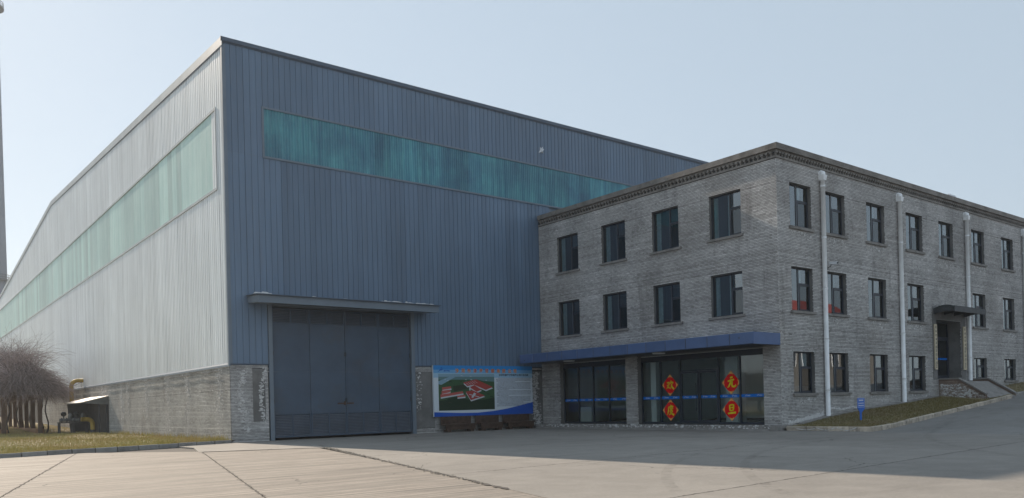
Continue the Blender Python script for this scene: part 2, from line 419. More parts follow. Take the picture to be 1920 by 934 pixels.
yard = empty('concrete_yard', (0, 0, 0), kind='structure')
t_ = Vector((0.2351, 0.972)); p_ = Vector((0.972, -0.2351))     # along and across the tined lanes
def lane(o, s): v = p_ * o + t_ * s; return (v.x, v.y)
def slab(poly, name, mat, z=0.0, th=0.05, par=None):
    mb = MB(); mb.prism([(x, y, z - th) for x, y in poly], (0, 0, th)); return mb.build(name, mat, par or yard)
# tined lanes: cross joints every 9 m or so
offs = [-16.4, -11.8, -7.2, -2.70, 1.93, 6.33]
DOT = lambda o: 0.0
for k, (a, b) in enumerate(zip(offs, offs[1:])):
    g = 0.016
    tops = {}
    for s0, s1 in ((-14, 29.5),):
        la, lb = a + g, b - g
        ea = 36.3 - (0 if b < 2 else 0); 
        if b < 6: ta = tb = None
        P0, P1 = lane(la, s0), lane(lb, s0)
        if k < 4:   # up to the kerb line
            def hit(o):     # kerb line y = 35.0 + 0.345 x  (a little behind the kerb)
                # (p_*o + t_*s).y = 35.35 + .33*x
                s = (35.3 + 0.335 * p_.x * o - p_.y * o) / (t_.y - 0.335 * t_.x); return lane(o, s)
            P2, P3 = hit(lb), hit(la)
        else:       # closed by the joint in front of the gate
            def hit2(o): s = (36.45 - 0.425 * p_.x * o - p_.y * o) / (t_.y + 0.425 * t_.x); return lane(o, s)
            P2, P3 = hit2(lb), hit2(la)
        if k == 3: 
            P2 = lane(lb, 34.4)
        slab([P0, P1, P2, P3], 'concrete_slab', M['tined'], -0.012)
# apron between the gate joint, the kerb and the warehouse
slab([(9.72, 32.52), (14.2, 30.55), (14.9, 32.6), (14.9, 40.2), (13.4, 39.75), (10.62, 38.75), (10.7, 36.5)], 'concrete_slab', M['concrete'], 0)
# yard slabs to the right of line A
def ax(y, o=6.36): return (o + 0.2351 * y) / 0.972 if False else 14.06 - (30.04 - y) * 0.2695
bands = [-30, -20, -10.5, -4.3, 2.3, 8.9, 15.6, 23.35, 32.35, 40.18]
colsx = [0, 30.6]
def by(y, x): return y + 0.075 * (x - 12)
for y0, y1 in zip(bands, bands[1:]):
    g = 0.013
    lo0, hi0 = by(y0, 0) + g, by(y1, 0) - g
    def AX(y): return ax(y) + 0.02
    def pt_left(yb, sgn):
        x = 12.0
        for _ in range(6): x = AX(by(yb, x))
        return x
    xl0, xl1 = pt_left(y0, 1), pt_left(y1, -1)
    if y0 > 30: xl0 = 14.93; xl1 = 14.93
    edge = 33.0
    top = lambda x: min(by(y1, x) - g, 40.2)
    xm = 23.7 if y0 in (8.9, 23.35) else (26.5 if y0 in (2.3, 15.6) else 21.0)
    for (xa0, xa1, xb) in ((xl0, xl1, xm - g), (xm + g, xm + g, edge)):
        poly = [(xa0, by(y0, xa0) + g), (xb, by(y0, xb) + g), (xb, top(xb)), (xa1, top(xa1))]
        slab(poly, 'concrete_slab', M['concrete'], 0)
# crumbled edge along line A
V, F = [], []
for k in range(420):
    y = rng.uniform(13, 30.4) if k < 260 else rng.uniform(24, 30.4)
    x = ax(y) + rng.normal(0, 0.05); r = rng.uniform(0.012, 0.05); i = len(V)
    for q in range(4): V.append((x + r * math.cos(q * 1.57 + k), y + r * 1.6 * math.sin(q * 1.57 + k), -0.012))
    V.append((x, y, rng.uniform(0.008, 0.028)))
    F += [(i, i + 1, i + 4), (i + 1, i + 2, i + 4), (i + 2, i + 3, i + 4), (i + 3, i, i + 4)]
add_mesh('joint_rubble', fast_mesh('joint_rubble', V, F, M['crumb']), yard, kind='stuff')
# spalled joint edges: dark chips missing along the joints
V, F = [], []
def chips(p, q, n, amp, big, z):
    p, q = Vector(p), Vector(q); d = (q - p).normalized(); nn = Vector((-d.y, d.x))
    for _ in range(n):
        c = p + (q - p) * random.random() + nn * random.gauss(0, amp); r = random.uniform(0.015, big); i = len(V); k = 6
        for j in range(k):
            t = 6.283 * j / k; e = c + d * (r * 2.2 * math.cos(t) * random.uniform(.5, 1.2)) + nn * (r * .7 * math.sin(t) * random.uniform(.5, 1.2)); V.append((e.x, e.y, z))
        V.append((c.x, c.y, z + .001))
        for j in range(k): F.append((i + j, i + (j + 1) % k, i + k))
for o in (-7.2, -2.70, 1.93):
    chips(lane(o, 8), lane(o, 36.0 if o > 0 else 33.5), 380, .018, .05, -0.0095)
chips((ax(12), 12), (ax(30.4), 30.4), 420, .03, .07, 0.0025)
chips((9.9, 32.45), (14.2, 30.5), 120, .02, .05, 0.0025)
for y0, x0 in ((8.9, 9.5), (15.6, 10.5), (23.35, 12.6), (2.3, 8)): chips((x0, by(y0, x0)), (33, by(y0, 33)), 260, .012, .035, 0.0025)
add_mesh('spalled_edge', fast_mesh('spalled_edge', V, F, M['joint']), yard, kind='stuff')
mb = MB()
for s in range(14):
    y0 = 14 + s * 1.17; y1 = y0 + 1.19
    mb.face([(ax(y0) - 0.05, y0, -0.006), (ax(y0) + 0.06, y0, -0.006), (ax(y1) + 0.06, y1, -0.006), (ax(y1) - 0.05, y1, -0.006)])
# tyre scuffs on the yard
tm = N('tyre_rubber'); tr = tm.n('BsdfTransparent'); df = tm.n('BsdfDiffuse'); tm.put(df.inputs[0], (0.10, 0.095, 0.09)); mx = tm.n('MixShader')
tm.put(mx.inputs[0], tm.math('MULTIPLY', tm.ramp(tm.noise(2.2, 6, 0.8), 0.44, 0.72), 0.26)); tm.t.links.new(tr.outputs[0], mx.inputs[1]); tm.t.links.new(df.outputs[0], mx.inputs[2]); tm.t.links.new(mx.outputs[0], tm.out.inputs[0])
for (cx, cy, r0, a0, a1, wd) in ((20.5, 7.5, 3.2, 200, 330, .16), (22.2, 8.2, 4.6, 215, 320, .18), (30, -8, 24, 95, 140, .22), (30, -8, 25.7, 95, 138, .22), (26, 17.5, 1.6, 150, 300, .12), (44, -14, 31, 100, 150, .25), (18, 2, 13.5, 72, 110, .14)):
    mb = MB(); n_ = 26
    for k in range(n_):
        t0, t1 = R(a0 + (a1 - a0) * k / n_), R(a0 + (a1 - a0) * (k + 1) / n_); P = []
        for t, r in ((t0, r0), (t1, r0), (t1, r0 + wd), (t0, r0 + wd)):
            x, y = cx + r * math.cos(t), cy + r * math.sin(t); P.append((x, y, gz(x) + 0.005))
        if max(p[0] for p in P) < 60: mb.face(P[::-1])
    mb.build('tyre_mark', tm.m, yard)
# road to the right
mb = MB()
xs = [33.0 + 0.02, 34, 35, 36, 38, 40, 43, 46, 50, 54, 58, 62, 66, 70, 75, 80, 85, 90, 130, 200]
for a, b in zip(xs, xs[1:]):
    for c, e in ((-30, 0), (0, 12), (12, 16), (16, 22.4)):
        mb.face([(a, c, gz(a) - 0.002), (b, c, gz(b) - 0.002), (b, e, gz(b) - 0.002), (a, e, gz(a) - 0.002)])
mb.build('road', M['road'], kind='structure')

# ---- left lawn, kerb
def lz(x, y): return 0.11 + max(0.0, y - 72) * 0.02 + 0.05 * math.sin(x * 0.7) * math.sin(y * 0.31)
def kerb_y(x): return 35.15 + 0.3375 * x if x > 4.2 else 36.57 + (x - 4.2) * 0.2
mb = MB()
nx, ny = 14, 26
for i in range(nx):
    for k in range(ny):
        def q(i, k):
            x = -40 + (13.7 + 40) * (i / nx) ** 0.6; y = kerb_y(x) + 0.06 + (150 - kerb_y(x)) * (k / ny) ** 1.8
            return (x, y, lz(x, y) - 0.02 + (0.04 if k == 0 else 0))
        mb.face([q(i, k), q(i + 1, k), q(i + 1, k + 1), q(i, k + 1)])
mb.build('lawn', M['soil'], smooth=True, kind='structure')
def blades(name, pts, h0, h1, mat, **kw):
    P = np.asarray(pts); n = len(P); h = rng.uniform(h0, h1, n); a = rng.uniform(0, 6.28, n); w_ = rng.uniform(0.006, 0.016, n)
    le = rng.normal(0, 0.45, (n, 2)) * h[:, None]
    V = np.zeros((n, 3, 3)); V[:, 0] = P + np.stack([np.cos(a) * w_, np.sin(a) * w_, 0 * a], 1); V[:, 1] = P - np.stack([np.cos(a) * w_, np.sin(a) * w_, 0 * a], 1)
    V[:, 2] = P + np.stack([le[:, 0], le[:, 1], h], 1)
    return add_mesh(name, fast_mesh(name, V.reshape(-1, 3), np.arange(n * 3).reshape(-1, 3), mat), **kw)
pts = []
while len(pts) < 95000:
    x = random.uniform(-2, 13.5); y0 = kerb_y(x) + 0.1; y = y0 + (random.random() ** 1.7) * (100 - y0)
    pts.append((x, y, lz(x, y) - 0.02))
blades('grass', pts, 0.04, 0.13, M['grass'], label='short dry yellow green grass on the lawn beside the gable wall', cat='grass', kind='stuff')
pts = []
for k in range(900):
    x = random.uniform(9.8, 13.3); y = kerb_y(x) + random.uniform(0.1, 0.9); pts.append((x, y, lz(x, y)))
    y = random.uniform(40, 66); pts.append((13.45 + random.uniform(-0.25, 0.05), y, lz(13.4, y)))
blades('grass_tufts', pts, 0.12, 0.36, M['grass'], label='taller tufts of grass along the foot of the plinth by the corner', cat='grass', kind='stuff')
def kerb_run(path, step, wdt, hgt, mat, zf, label, skip=()):
    k = empty('kerb', (path[0][0], path[0][1], 0), kind='structure')
    i = 0
    for (p, q) in zip(path, path[1:]):
        p, q = Vector(p), Vector(q); L = (q - p).length; n = max(1, round(L / step)); d = (q - p) / n; nn = Vector((-d.y, d.x)).normalized() * wdt
        for j in range(n):
            a = p + d * (j + 0.02 + random.uniform(0, 0.014)); b = p + d * (j + 0.98); h = hgt + random.uniform(-0.012, 0.012); t = random.uniform(-0.012, 0.012)
            za, zb = zf(a.x, a.y), zf(b.x, b.y); c = 0.025; o = nn.normalized() * t
            a = a + o; b = b + o
            mb = MB()
            A0, B0, B1, A1 = a, b, b + nn, a + nn
            ins = nn.normalized() * c
            prof = [(Vector((0, 0)), -0.05), (Vector((0, 0)), h - c), (ins, h), (nn, h), (nn, -0.05)]
            L0 = [(a.x + v.x, a.y + v.y, za + z) for v, z in prof]; L1 = [(b.x + v.x, b.y + v.y, zb + z) for v, z in prof]
            m_ = len(prof)
            for e in range(m_): mb.face([L0[e], L1[e], L1[(e + 1) % m_], L0[(e + 1) % m_]])
            mb.face(L0[::-1]); mb.face(L1)
            mb.build('kerb_stone', mat, k); i += 1
    return k
kerb_run([(-25, 30.73), (4.2, 36.57), (13.45, 39.69)], 1.0, 0.12, 0.16, M['kerb'], lambda x, y: 0.0, '')

# ---- right lawn
KRZ = 0.2
KR = [(33.55, 22.0), (33.53, 17.79), (53.3, 19.52)]
def kry(x): return 17.79 + (x - 33.53) * 0.0874
kerb_run(KR, 1.02, 0.14, 0.20, M['kerb_warm'], lambda x, y: gz(x), '')
def kerb_arcs():
    V, F = [], []
    for c, amp in ((19.95, .085), (18.95, .10), (20.95, .05)):
        for _ in range(120):
            u = random.uniform(-.45, .45); z = .03 + amp * (u / .45) ** 2 * 1.3 + random.gauss(0, .007); r = random.uniform(.006, .014); i = len(V); y = c + u
            for q in range(5): V.append((33.515, y + r * 2 * math.cos(1.257 * q), z + .02 + r * math.sin(1.257 * q)))
            V.append((33.505, y, z + .02))
            for q in range(5): F.append((i + q, i + (q + 1) % 5, i + 5))
    return fast_mesh('lime_crust', V, F, M['chip'])
add_mesh('lime_crust', kerb_arcs(), None, kind='stuff', label='white lime crust in sagging arcs on the faces of the right kerb stones', cat='lime crust')
def wz(x):
    X = [33.9, 35.4, 37.6, 41, 45.7, 48.9, 53.2, 63.3, 80]; Z = [0.10, 0.27, 0.55, 0.83, 1.11, 1.36, 1.60, 2.24, 2.9]
    return float(np.interp(x, X, Z))
def rz(x, y):
    k0 = kry(x); t = min(1, max(0, (y - k0) / (22.44 - k0))); a = gz(x) + 0.17; return a + (wz(x) - a) * t ** 1.2
mb = MB()
X = np.linspace(33.6, 54.0, 22)
for a, b in zip(X, X[1:]):
    for t0, t1 in zip(np.linspace(0, 1, 6), np.linspace(0, 1, 6)[1:]):
        def q(x, t): y0 = kry(x) + 0.1; y = y0 + (22.42 - y0) * t; return (x, y, rz(x, y))
        mb.face([q(a, t0), q(b, t0), q(b, t1), q(a, t1)])
X = np.linspace(55.2, 90, 14)
for a, b in zip(X, X[1:]):
    q = lambda x, y, d=0: (x, y, gz(x) + 0.16 + d)
    mb.face([q(a, 20.2), q(b, 20.2), (b, 22.42, wz(b)), (a, 22.42, wz(a))])
mb.build('lawn', M['soil'], smooth=True, kind='structure')
pts = []
for k in range(30000):
    x = random.uniform(33.7, 53.4); y = random.uniform(kry(x) + 0.15, 22.1)
    if 49.6 < x < 55 and y > 19.7: continue
    pts.append((x, y, rz(x, y) - 0.01))
for k in range(6000):
    x = random.uniform(55.3, 75); y = random.uniform(20.3, 22.3); pts.append((x, y, gz(x) + 0.16 + (wz(x) - gz(x) - 0.16) * (y - 20.2) / 2.2 - 0.01))
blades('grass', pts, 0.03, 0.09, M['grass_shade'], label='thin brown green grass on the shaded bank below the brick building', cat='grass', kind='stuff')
kerb_run([(55.2, 20.05), (78, 20.05)], 1.0, 0.14, 0.18, M['kerb'], lambda x, y: gz(x), '')
mb = MB()
X = np.linspace(35.2, 49.6, 30)
for a, b in zip(X, X[1:]):
    mb.hexa([(a, 22.1, wz(a) - 0.1), (b, 22.1, wz(b) - 0.1), (b, 22.43, wz(b) - 0.1), (a, 22.43, wz(a) - 0.1), (a, 22.1, wz(a) + 0.03), (b, 22.1, wz(b) + 0.03), (b, 22.43, wz(b) + 0.05), (a, 22.43, wz(a) + 0.05)])
mb.build('path', M['sill'], kind='structure')

# ================================================================== WAREHOUSE
WX, WY, EH = 13.66, 40.26, 20.2
wh = empty('warehouse', (WX, WY, 0), 'tall blue grey metal clad warehouse with green band windows and a big steel gate', 'warehouse')
def rz_w(y): return EH + (y - WY) * 0.0541 if y < 91.7 else 22.98 - (y - 91.7) * 0.0845
WEND = 146.0
PW = 0.92
def profile(wd, n, hgt, rib, base=0.0):   # (along, out) points of one sheet
    p = [(0, base)]
    st = wd / n
    for k in range(n):
        c = st * (k + 0.5)
        p += [(c - rib, base), (c - rib * 0.55, base + hgt), (c + rib * 0.55, base + hgt), (c + rib, base)]
    p.append((wd, base)); return p
def groove(wd, n, dep, gw):
    p = [(0, -dep), (gw * 0.5, -dep), (gw * 0.5 + 0.004, 0)]; st = wd / n
    for k in range(1, n): p += [(st * k - gw * .5 - .004, 0), (st * k - gw * .5, -dep), (st * k + gw * .5, -dep), (st * k + gw * .5 + .004, 0)]
    p += [(wd - gw * .5 - .004, 0), (wd - gw * .5, -dep), (wd, -dep)]; return p
def sheet(name, mat, along0, prof, z0f, z1f, side, parent, lap=0.0):
    mb = MB(); P = []
    for s, o in prof:
        a = along0 + s
        if side == 'front': q = lambda z: (a, WY - 0.02 - o - lap, z)
        else: q = lambda z: (WX - 0.02 - o - lap, a, z)
        P.append((q(z0f(a)), q(z1f(a))))
    for (a, b), (c, e) in zip(P, P[1:]):
        mb.face([a, c, e, b] if side == 'front' else [c, a, b, e])
    mb.face([P[0][0], P[0][1], tuple(Vector(P[0][1]) + (Vector((0, 0.02, 0)) if side == 'front' else Vector((0.02, 0, 0)))), tuple(Vector(P[0][0]) + (Vector((0, 0.02, 0)) if side == 'front' else Vector((0.02, 0, 0))))])
    return mb.build(name, mat, parent)
FB0, FB1 = 14.63, 17.07          # green band, front
SB0, SB1 = 13.0, 16.95           # green band, gable

edges = [WX + 0.02, 14.64, 15.62] + [15.62 + PW * k for k in range(1, 45)]
cut = sorted(edges + [24.30])
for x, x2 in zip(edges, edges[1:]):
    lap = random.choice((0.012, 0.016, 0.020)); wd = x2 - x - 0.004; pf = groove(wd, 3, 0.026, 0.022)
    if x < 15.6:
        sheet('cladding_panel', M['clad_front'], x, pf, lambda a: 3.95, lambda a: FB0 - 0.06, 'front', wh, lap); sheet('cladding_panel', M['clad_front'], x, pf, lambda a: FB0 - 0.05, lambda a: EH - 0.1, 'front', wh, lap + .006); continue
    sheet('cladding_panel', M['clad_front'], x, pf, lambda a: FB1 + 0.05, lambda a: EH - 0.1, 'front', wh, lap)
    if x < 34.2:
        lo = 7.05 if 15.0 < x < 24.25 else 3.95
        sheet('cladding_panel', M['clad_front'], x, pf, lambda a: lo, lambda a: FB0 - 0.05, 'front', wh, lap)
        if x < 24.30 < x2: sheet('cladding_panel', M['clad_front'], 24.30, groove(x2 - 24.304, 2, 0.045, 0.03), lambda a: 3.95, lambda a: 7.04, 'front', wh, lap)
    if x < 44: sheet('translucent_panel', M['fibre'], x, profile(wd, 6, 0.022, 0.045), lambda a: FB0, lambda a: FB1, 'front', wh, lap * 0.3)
ps = groove(PW - 0.006, 3, 0.05, 0.065)
pb = groove(PW - 0.006, 5, 0.035, 0.04)
y = WY + 0.02; npan = 0
while y < 122:
    lap = random.choice((0.018, 0.020, 0.023))
    if y < 41.3: sheet('cladding_panel', M['clad_side_sunlit'], y, ps, lambda a: 3.92, lambda a: rz_w(a) - 0.05, 'side', wh, lap)
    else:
        sheet('cladding_panel', M['clad_side_sunlit'], y, ps, lambda a: SB1 + 0.04, lambda a: rz_w(a) - 0.05, 'side', wh, lap)
        sheet('cladding_panel', M['clad_side_sunlit'], y, ps, lambda a: 3.92, lambda a: SB0 - 0.04, 'side', wh, lap)
        sheet('translucent_panel', M['fibre_sunlit'], y, pb, lambda a: SB0, lambda a: SB1, 'side', wh, lap * 0.3)
    y += PW
yfar = y
mb = MB(); mg = MB()
while y < WEND:
    for s, pr in (('c', ps),):
        for (a, o), (b, q) in zip(pr, pr[1:]):
            for z0, z1 in ((lambda v: 3.92, lambda v: SB0 - 0.04), (lambda v: SB1 + 0.04, lambda v: rz_w(v) - 0.05)):
                mb.face([(WX - 0.02 - q, y + b, z0(y + b)), (WX - 0.02 - o, y + a, z0(y + a)), (WX - 0.02 - o, y + a, z1(y + a)), (WX - 0.02 - q, y + b, z1(y + b))])
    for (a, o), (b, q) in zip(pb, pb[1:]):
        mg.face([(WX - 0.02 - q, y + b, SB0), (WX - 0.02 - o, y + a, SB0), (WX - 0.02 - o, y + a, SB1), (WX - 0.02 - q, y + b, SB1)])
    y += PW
mb.build('cladding_panel', M['clad_side_sunlit'], wh, kind='stuff'); mg.build('translucent_panel', M['fibre_sunlit'], wh, kind='stuff')
# body behind the sheets, roof
GX0, GX1, GZ1 = 15.72, 24.17, 6.92
mb = MB()
to_f = lambda s, d, z: (s, WY + d, z)
wall_sheet(mb, WX + 0.05, 90, 0, EH - 0.05, [(GX0, GX1, -0.5, GZ1)], to_f, 0.06, 0.5, 0, 0)
Y = [WY + 0.06, 91.7, WEND]
mb.face([(WX + 0.06, Y[0], 0), (WX + 0.06, Y[0], EH - .1), (WX + 0.06, 91.7, 22.85), (WX + 0.06, WEND, rz_w(WEND) - .1), (WX + 0.06, WEND, 0)])
mb.face([(90, Y[0], 0), (90, Y[0], EH), (90, 91.7, 22.98), (90, WEND, rz_w(WEND)), (90, WEND, 0)])
mb.face([(WX, WEND, 0), (90, WEND, 0), (90, WEND, rz_w(WEND)), (WX, WEND, rz_w(WEND))])
mb.build('wall', M['trim'], wh)
mb = MB()
for a, b in ((WY - 0.12, 91.7), (91.7, WEND + 0.1)):
    za, zb = (EH - 0.01, 22.98) if a < 80 else (22.98, rz_w(WEND))
    mb.hexa([(WX - 0.07, a, za - 0.06), (90, a, za - 0.06), (90, b, zb - 0.06), (WX - 0.07, b, zb - 0.06), (WX - 0.07, a, za + 0.02), (90, a, za + 0.02), (90, b, zb + 0.02), (WX - 0.07, b, zb + 0.02)])
mb.build('roof', M['roof_sheet'], wh)
# flashings
mb = MB(); mb.box(WX - 0.12, 90, WY - 0.13, WY - 0.045, EH - 0.17, EH + 0.03); mb.build('eaves_flashing', M['trim_dark'], wh)
mb = MB(); mb.box(WX - 0.02, 90, WY - 0.085, WY - 0.045, EH - 0.23, EH - 0.175); mb.build('eaves_trim', M['trim_dark'], wh)
mb = MB()
for a, b in ((WY - 0.13, 60), (60.01, 75.5), (75.51, 91.7), (91.71, 110), (110.01, WEND)):
    for z0, z1, o in ((-0.40, 0.045, 0.085), (-0.47, -0.41, 0.06)):
        za, zb = rz_w(a), rz_w(b)
        mb.hexa([(WX - o, a, za + z0), (WX - 0.055, a, za + z0), (WX - 0.055, b, zb + z0), (WX - o, b, zb + z0), (WX - o, a, za + z1), (WX - 0.055, a, za + z1), (WX - 0.055, b, zb + z1), (WX - o, b, zb + z1)], 0 if z1 > 0 else 1)
mb.build('verge_flashing', [M['trim_pale'], M['trim_dark']], wh)
mb = MB(); mb.prism([(WX - 0.075, WY - 0.075, 3.92), (WX + 0.10, WY - 0.075, 3.92), (WX + 0.10, WY - 0.055, 3.92), (WX - 0.055, WY - 0.055, 3.92), (WX - 0.055, WY + 0.12, 3.92), (WX - 0.075, WY + 0.12, 3.92)], (0, 0, EH - 4.26)); mb.build('corner_flashing', M['trim'], wh)
def frame_front(x0, x1, z0, z1, wd, mat, name):
    mb = MB(); mb.box(x0, x1, WY - 0.085, WY - 0.03, z1, z1 + wd); mb.box(x0, x1, WY - 0.085, WY - 0.03, z0 - wd, z0); mb.box(x0 - wd, x0, WY - 0.085, WY - 0.03, z0 - wd, z1 + wd)
    mb.build(name, mat, wh)
frame_front(15.66, 60, FB0, FB1, 0.10, M['trim'], 'band_frame')
mb = MB()
mb.box(WX - 0.075, WX - 0.03, 41.5, WEND, SB1, SB1 + 0.13); mb.box(WX - 0.075, WX - 0.03, 41.5, WEND, SB0 - 0.13, SB0); mb.box(WX - 0.075, WX - 0.03, 41.38, 41.5, SB0 - 0.13, SB1 + 0.13)
mb.build('band_frame', M['trim_pale'], wh)
# plinth
def stain_pl(s, z): 
    v = max(math.exp(-((s - c) / 0.42) ** 2) for c in (41.9, 47.3, 51.4, 56.3, 61.6, 63.6, 69, 74, 79, 85, 91)); return min(1.0, v * 1.3 * (0.35 + 0.65 * min(1, z / 2.6))) + (0.25 if z < 0.5 else 0.05)
    return (0.9 if (math.sin(s * 2.1) + math.sin(s * 0.83 + 1)) > 0.95 else 0.06) * (0.5 + 0.5 * z / 3.9) + (0.3 if z < 0.6 else 0)
to_l = lambda s, d, z: (WX - 0.04 + d, s, z)
rl = brick_rects(WY - 0.03, 104, 0.0, 3.86, [])
add_mesh('brickwork', brick_mesh('brickwork', rl, to_l, M['brick_plinth'], stain_pl), wh, kind='stuff')
to_f2 = lambda s, d, z: (s, WY - 0.05 + d, z)
rf = brick_rects(WX - 0.03, 15.56, 0.0, 3.86, [(14.75, 15.40, 1.0, 3.7)]) + brick_rects(24.30, 33.92, 0, 3.86, [(24.34, 25.6, 0.3, 3.6), (31.9, 33.92, 0.0, 3.7)])
add_mesh('brickwork', brick_mesh('brickwork', rf, to_f2, M['brick'], lambda s, z: 0.95 if (abs(s - 14.3 - 0.15 * math.sin(z * 2)) < 0.16) else 0.08), wh, kind='stuff')
mb = MB()
mb.box(WX - 0.04, WX + 0.05, WY - 0.05, 146, -0.1, 3.88)
mb.box(WX + 0.051, 15.58, WY - 0.05, WY + 0.04, -0.1, 3.88); mb.box(24.28, 33.93, WY - 0.05, WY + 0.04, -0.1, 3.88)
mb.build('plinth', M['mortar'], wh)
for q in ((14.75, 15.40, 1.0, 3.7), (24.34, 25.6, 0.3, 3.6), (31.9, 33.92, 0.0, 3.7)): mb = MB(); mb.box(q[0], q[1], WY - 0.064, WY - 0.051, q[2], q[3]); mb.build('render_patch', M['plaster'], wh)
mb = MB()
for a, b in ((WY - 0.1, 70), (70.02, 104), (104.02, 146)):
    mb.hexa([(WX - 0.085, a, 3.80), (WX - 0.02, a, 3.80), (WX - 0.02, b, 3.80), (WX - 0.085, b, 3.80), (WX - 0.080, a, 3.90), (WX - 0.02, a, 4.02), (WX - 0.02, b, 4.02), (WX - 0.080, b, 3.90)])
mb.build('drip_flashing', M['trim'], wh)
mb = MB(); mb.box(WX - 0.1, 15.60, WY - 0.09, WY - 0.02, 3.885, 3.94); mb.box(24.26, 33.9, WY - 0.09, WY - 0.02, 3.885, 3.94); mb.build('drip_flashing', M['trim_dark'], wh)
# white crust on the plinth
def crust(spots, to3, parent, n):
    V, F = [], []
    for _ in range(n):
        s, z = spots(); r = random.uniform(0.008, 0.035) * (2.2 if random.random() < 0.15 else 1); i = len(V); k = random.choice((4, 5))
        ang = random.uniform(0, 6)
        for q in range(k): V.append(to3(s + r * 1.7 * math.cos(6.283 * q / k + ang) * random.uniform(.6, 1.2), -0.017, z + r * math.sin(6.283 * q / k + ang) * random.uniform(.6, 1.2)))
        V.append(to3(s, -0.024 - r * 0.2, z))
        for q in range(k): F.append((i + q, i + (q + 1) % k, i + k))
    return fast_mesh('lime_crust', V, F, M['chip'])
def sp1():
    if random.random() < 0.5: z = random.uniform(0.5, 3.6); return (14.25 + 0.18 * math.sin(z * 1.9) + random.gauss(0, 0.10), z)
    z = random.uniform(0.9, 3.75); return (15.30 + 0.16 * math.sin(z * 1.7 + 1) + random.gauss(0, 0.06), z)
add_mesh('lime_crust', crust(sp1, to_f2, wh, 520), wh, kind='stuff')
def sp2():
    c = random.choice((42.0, 47.5, 51.5, 56.5, 61.6, 63.4, 70, 78)); z = 3.75 - abs(random.gauss(0, 1.3)); 
    return (c + random.gauss(0, 0.35), max(0.3, z))
add_mesh('lime_crust', crust(sp2, to_l, wh, 1500), wh, kind='stuff')
def sp3():
    z = random.uniform(0.2, 3.6); return (33.55 - 0.25 * math.sin((z - 0.2) * 0.9) + random.gauss(0, 0.17) + (0.12 if z < 1.6 else 0) - 0.1, z)
add_mesh('lime_crust', crust(sp3, lambda s, d, z: (min(s, 33.9), WY - 0.055 + d, z), wh, 800), wh, kind='stuff')
def sp4(): z = random.uniform(1.2, 3.6); return (24.5 + random.gauss(0, 0.12), z)
add_mesh('lime_crust', crust(sp4, lambda s, d, z: (max(24.36, s), WY - 0.055 + d, z), wh, 90), wh, kind='stuff')
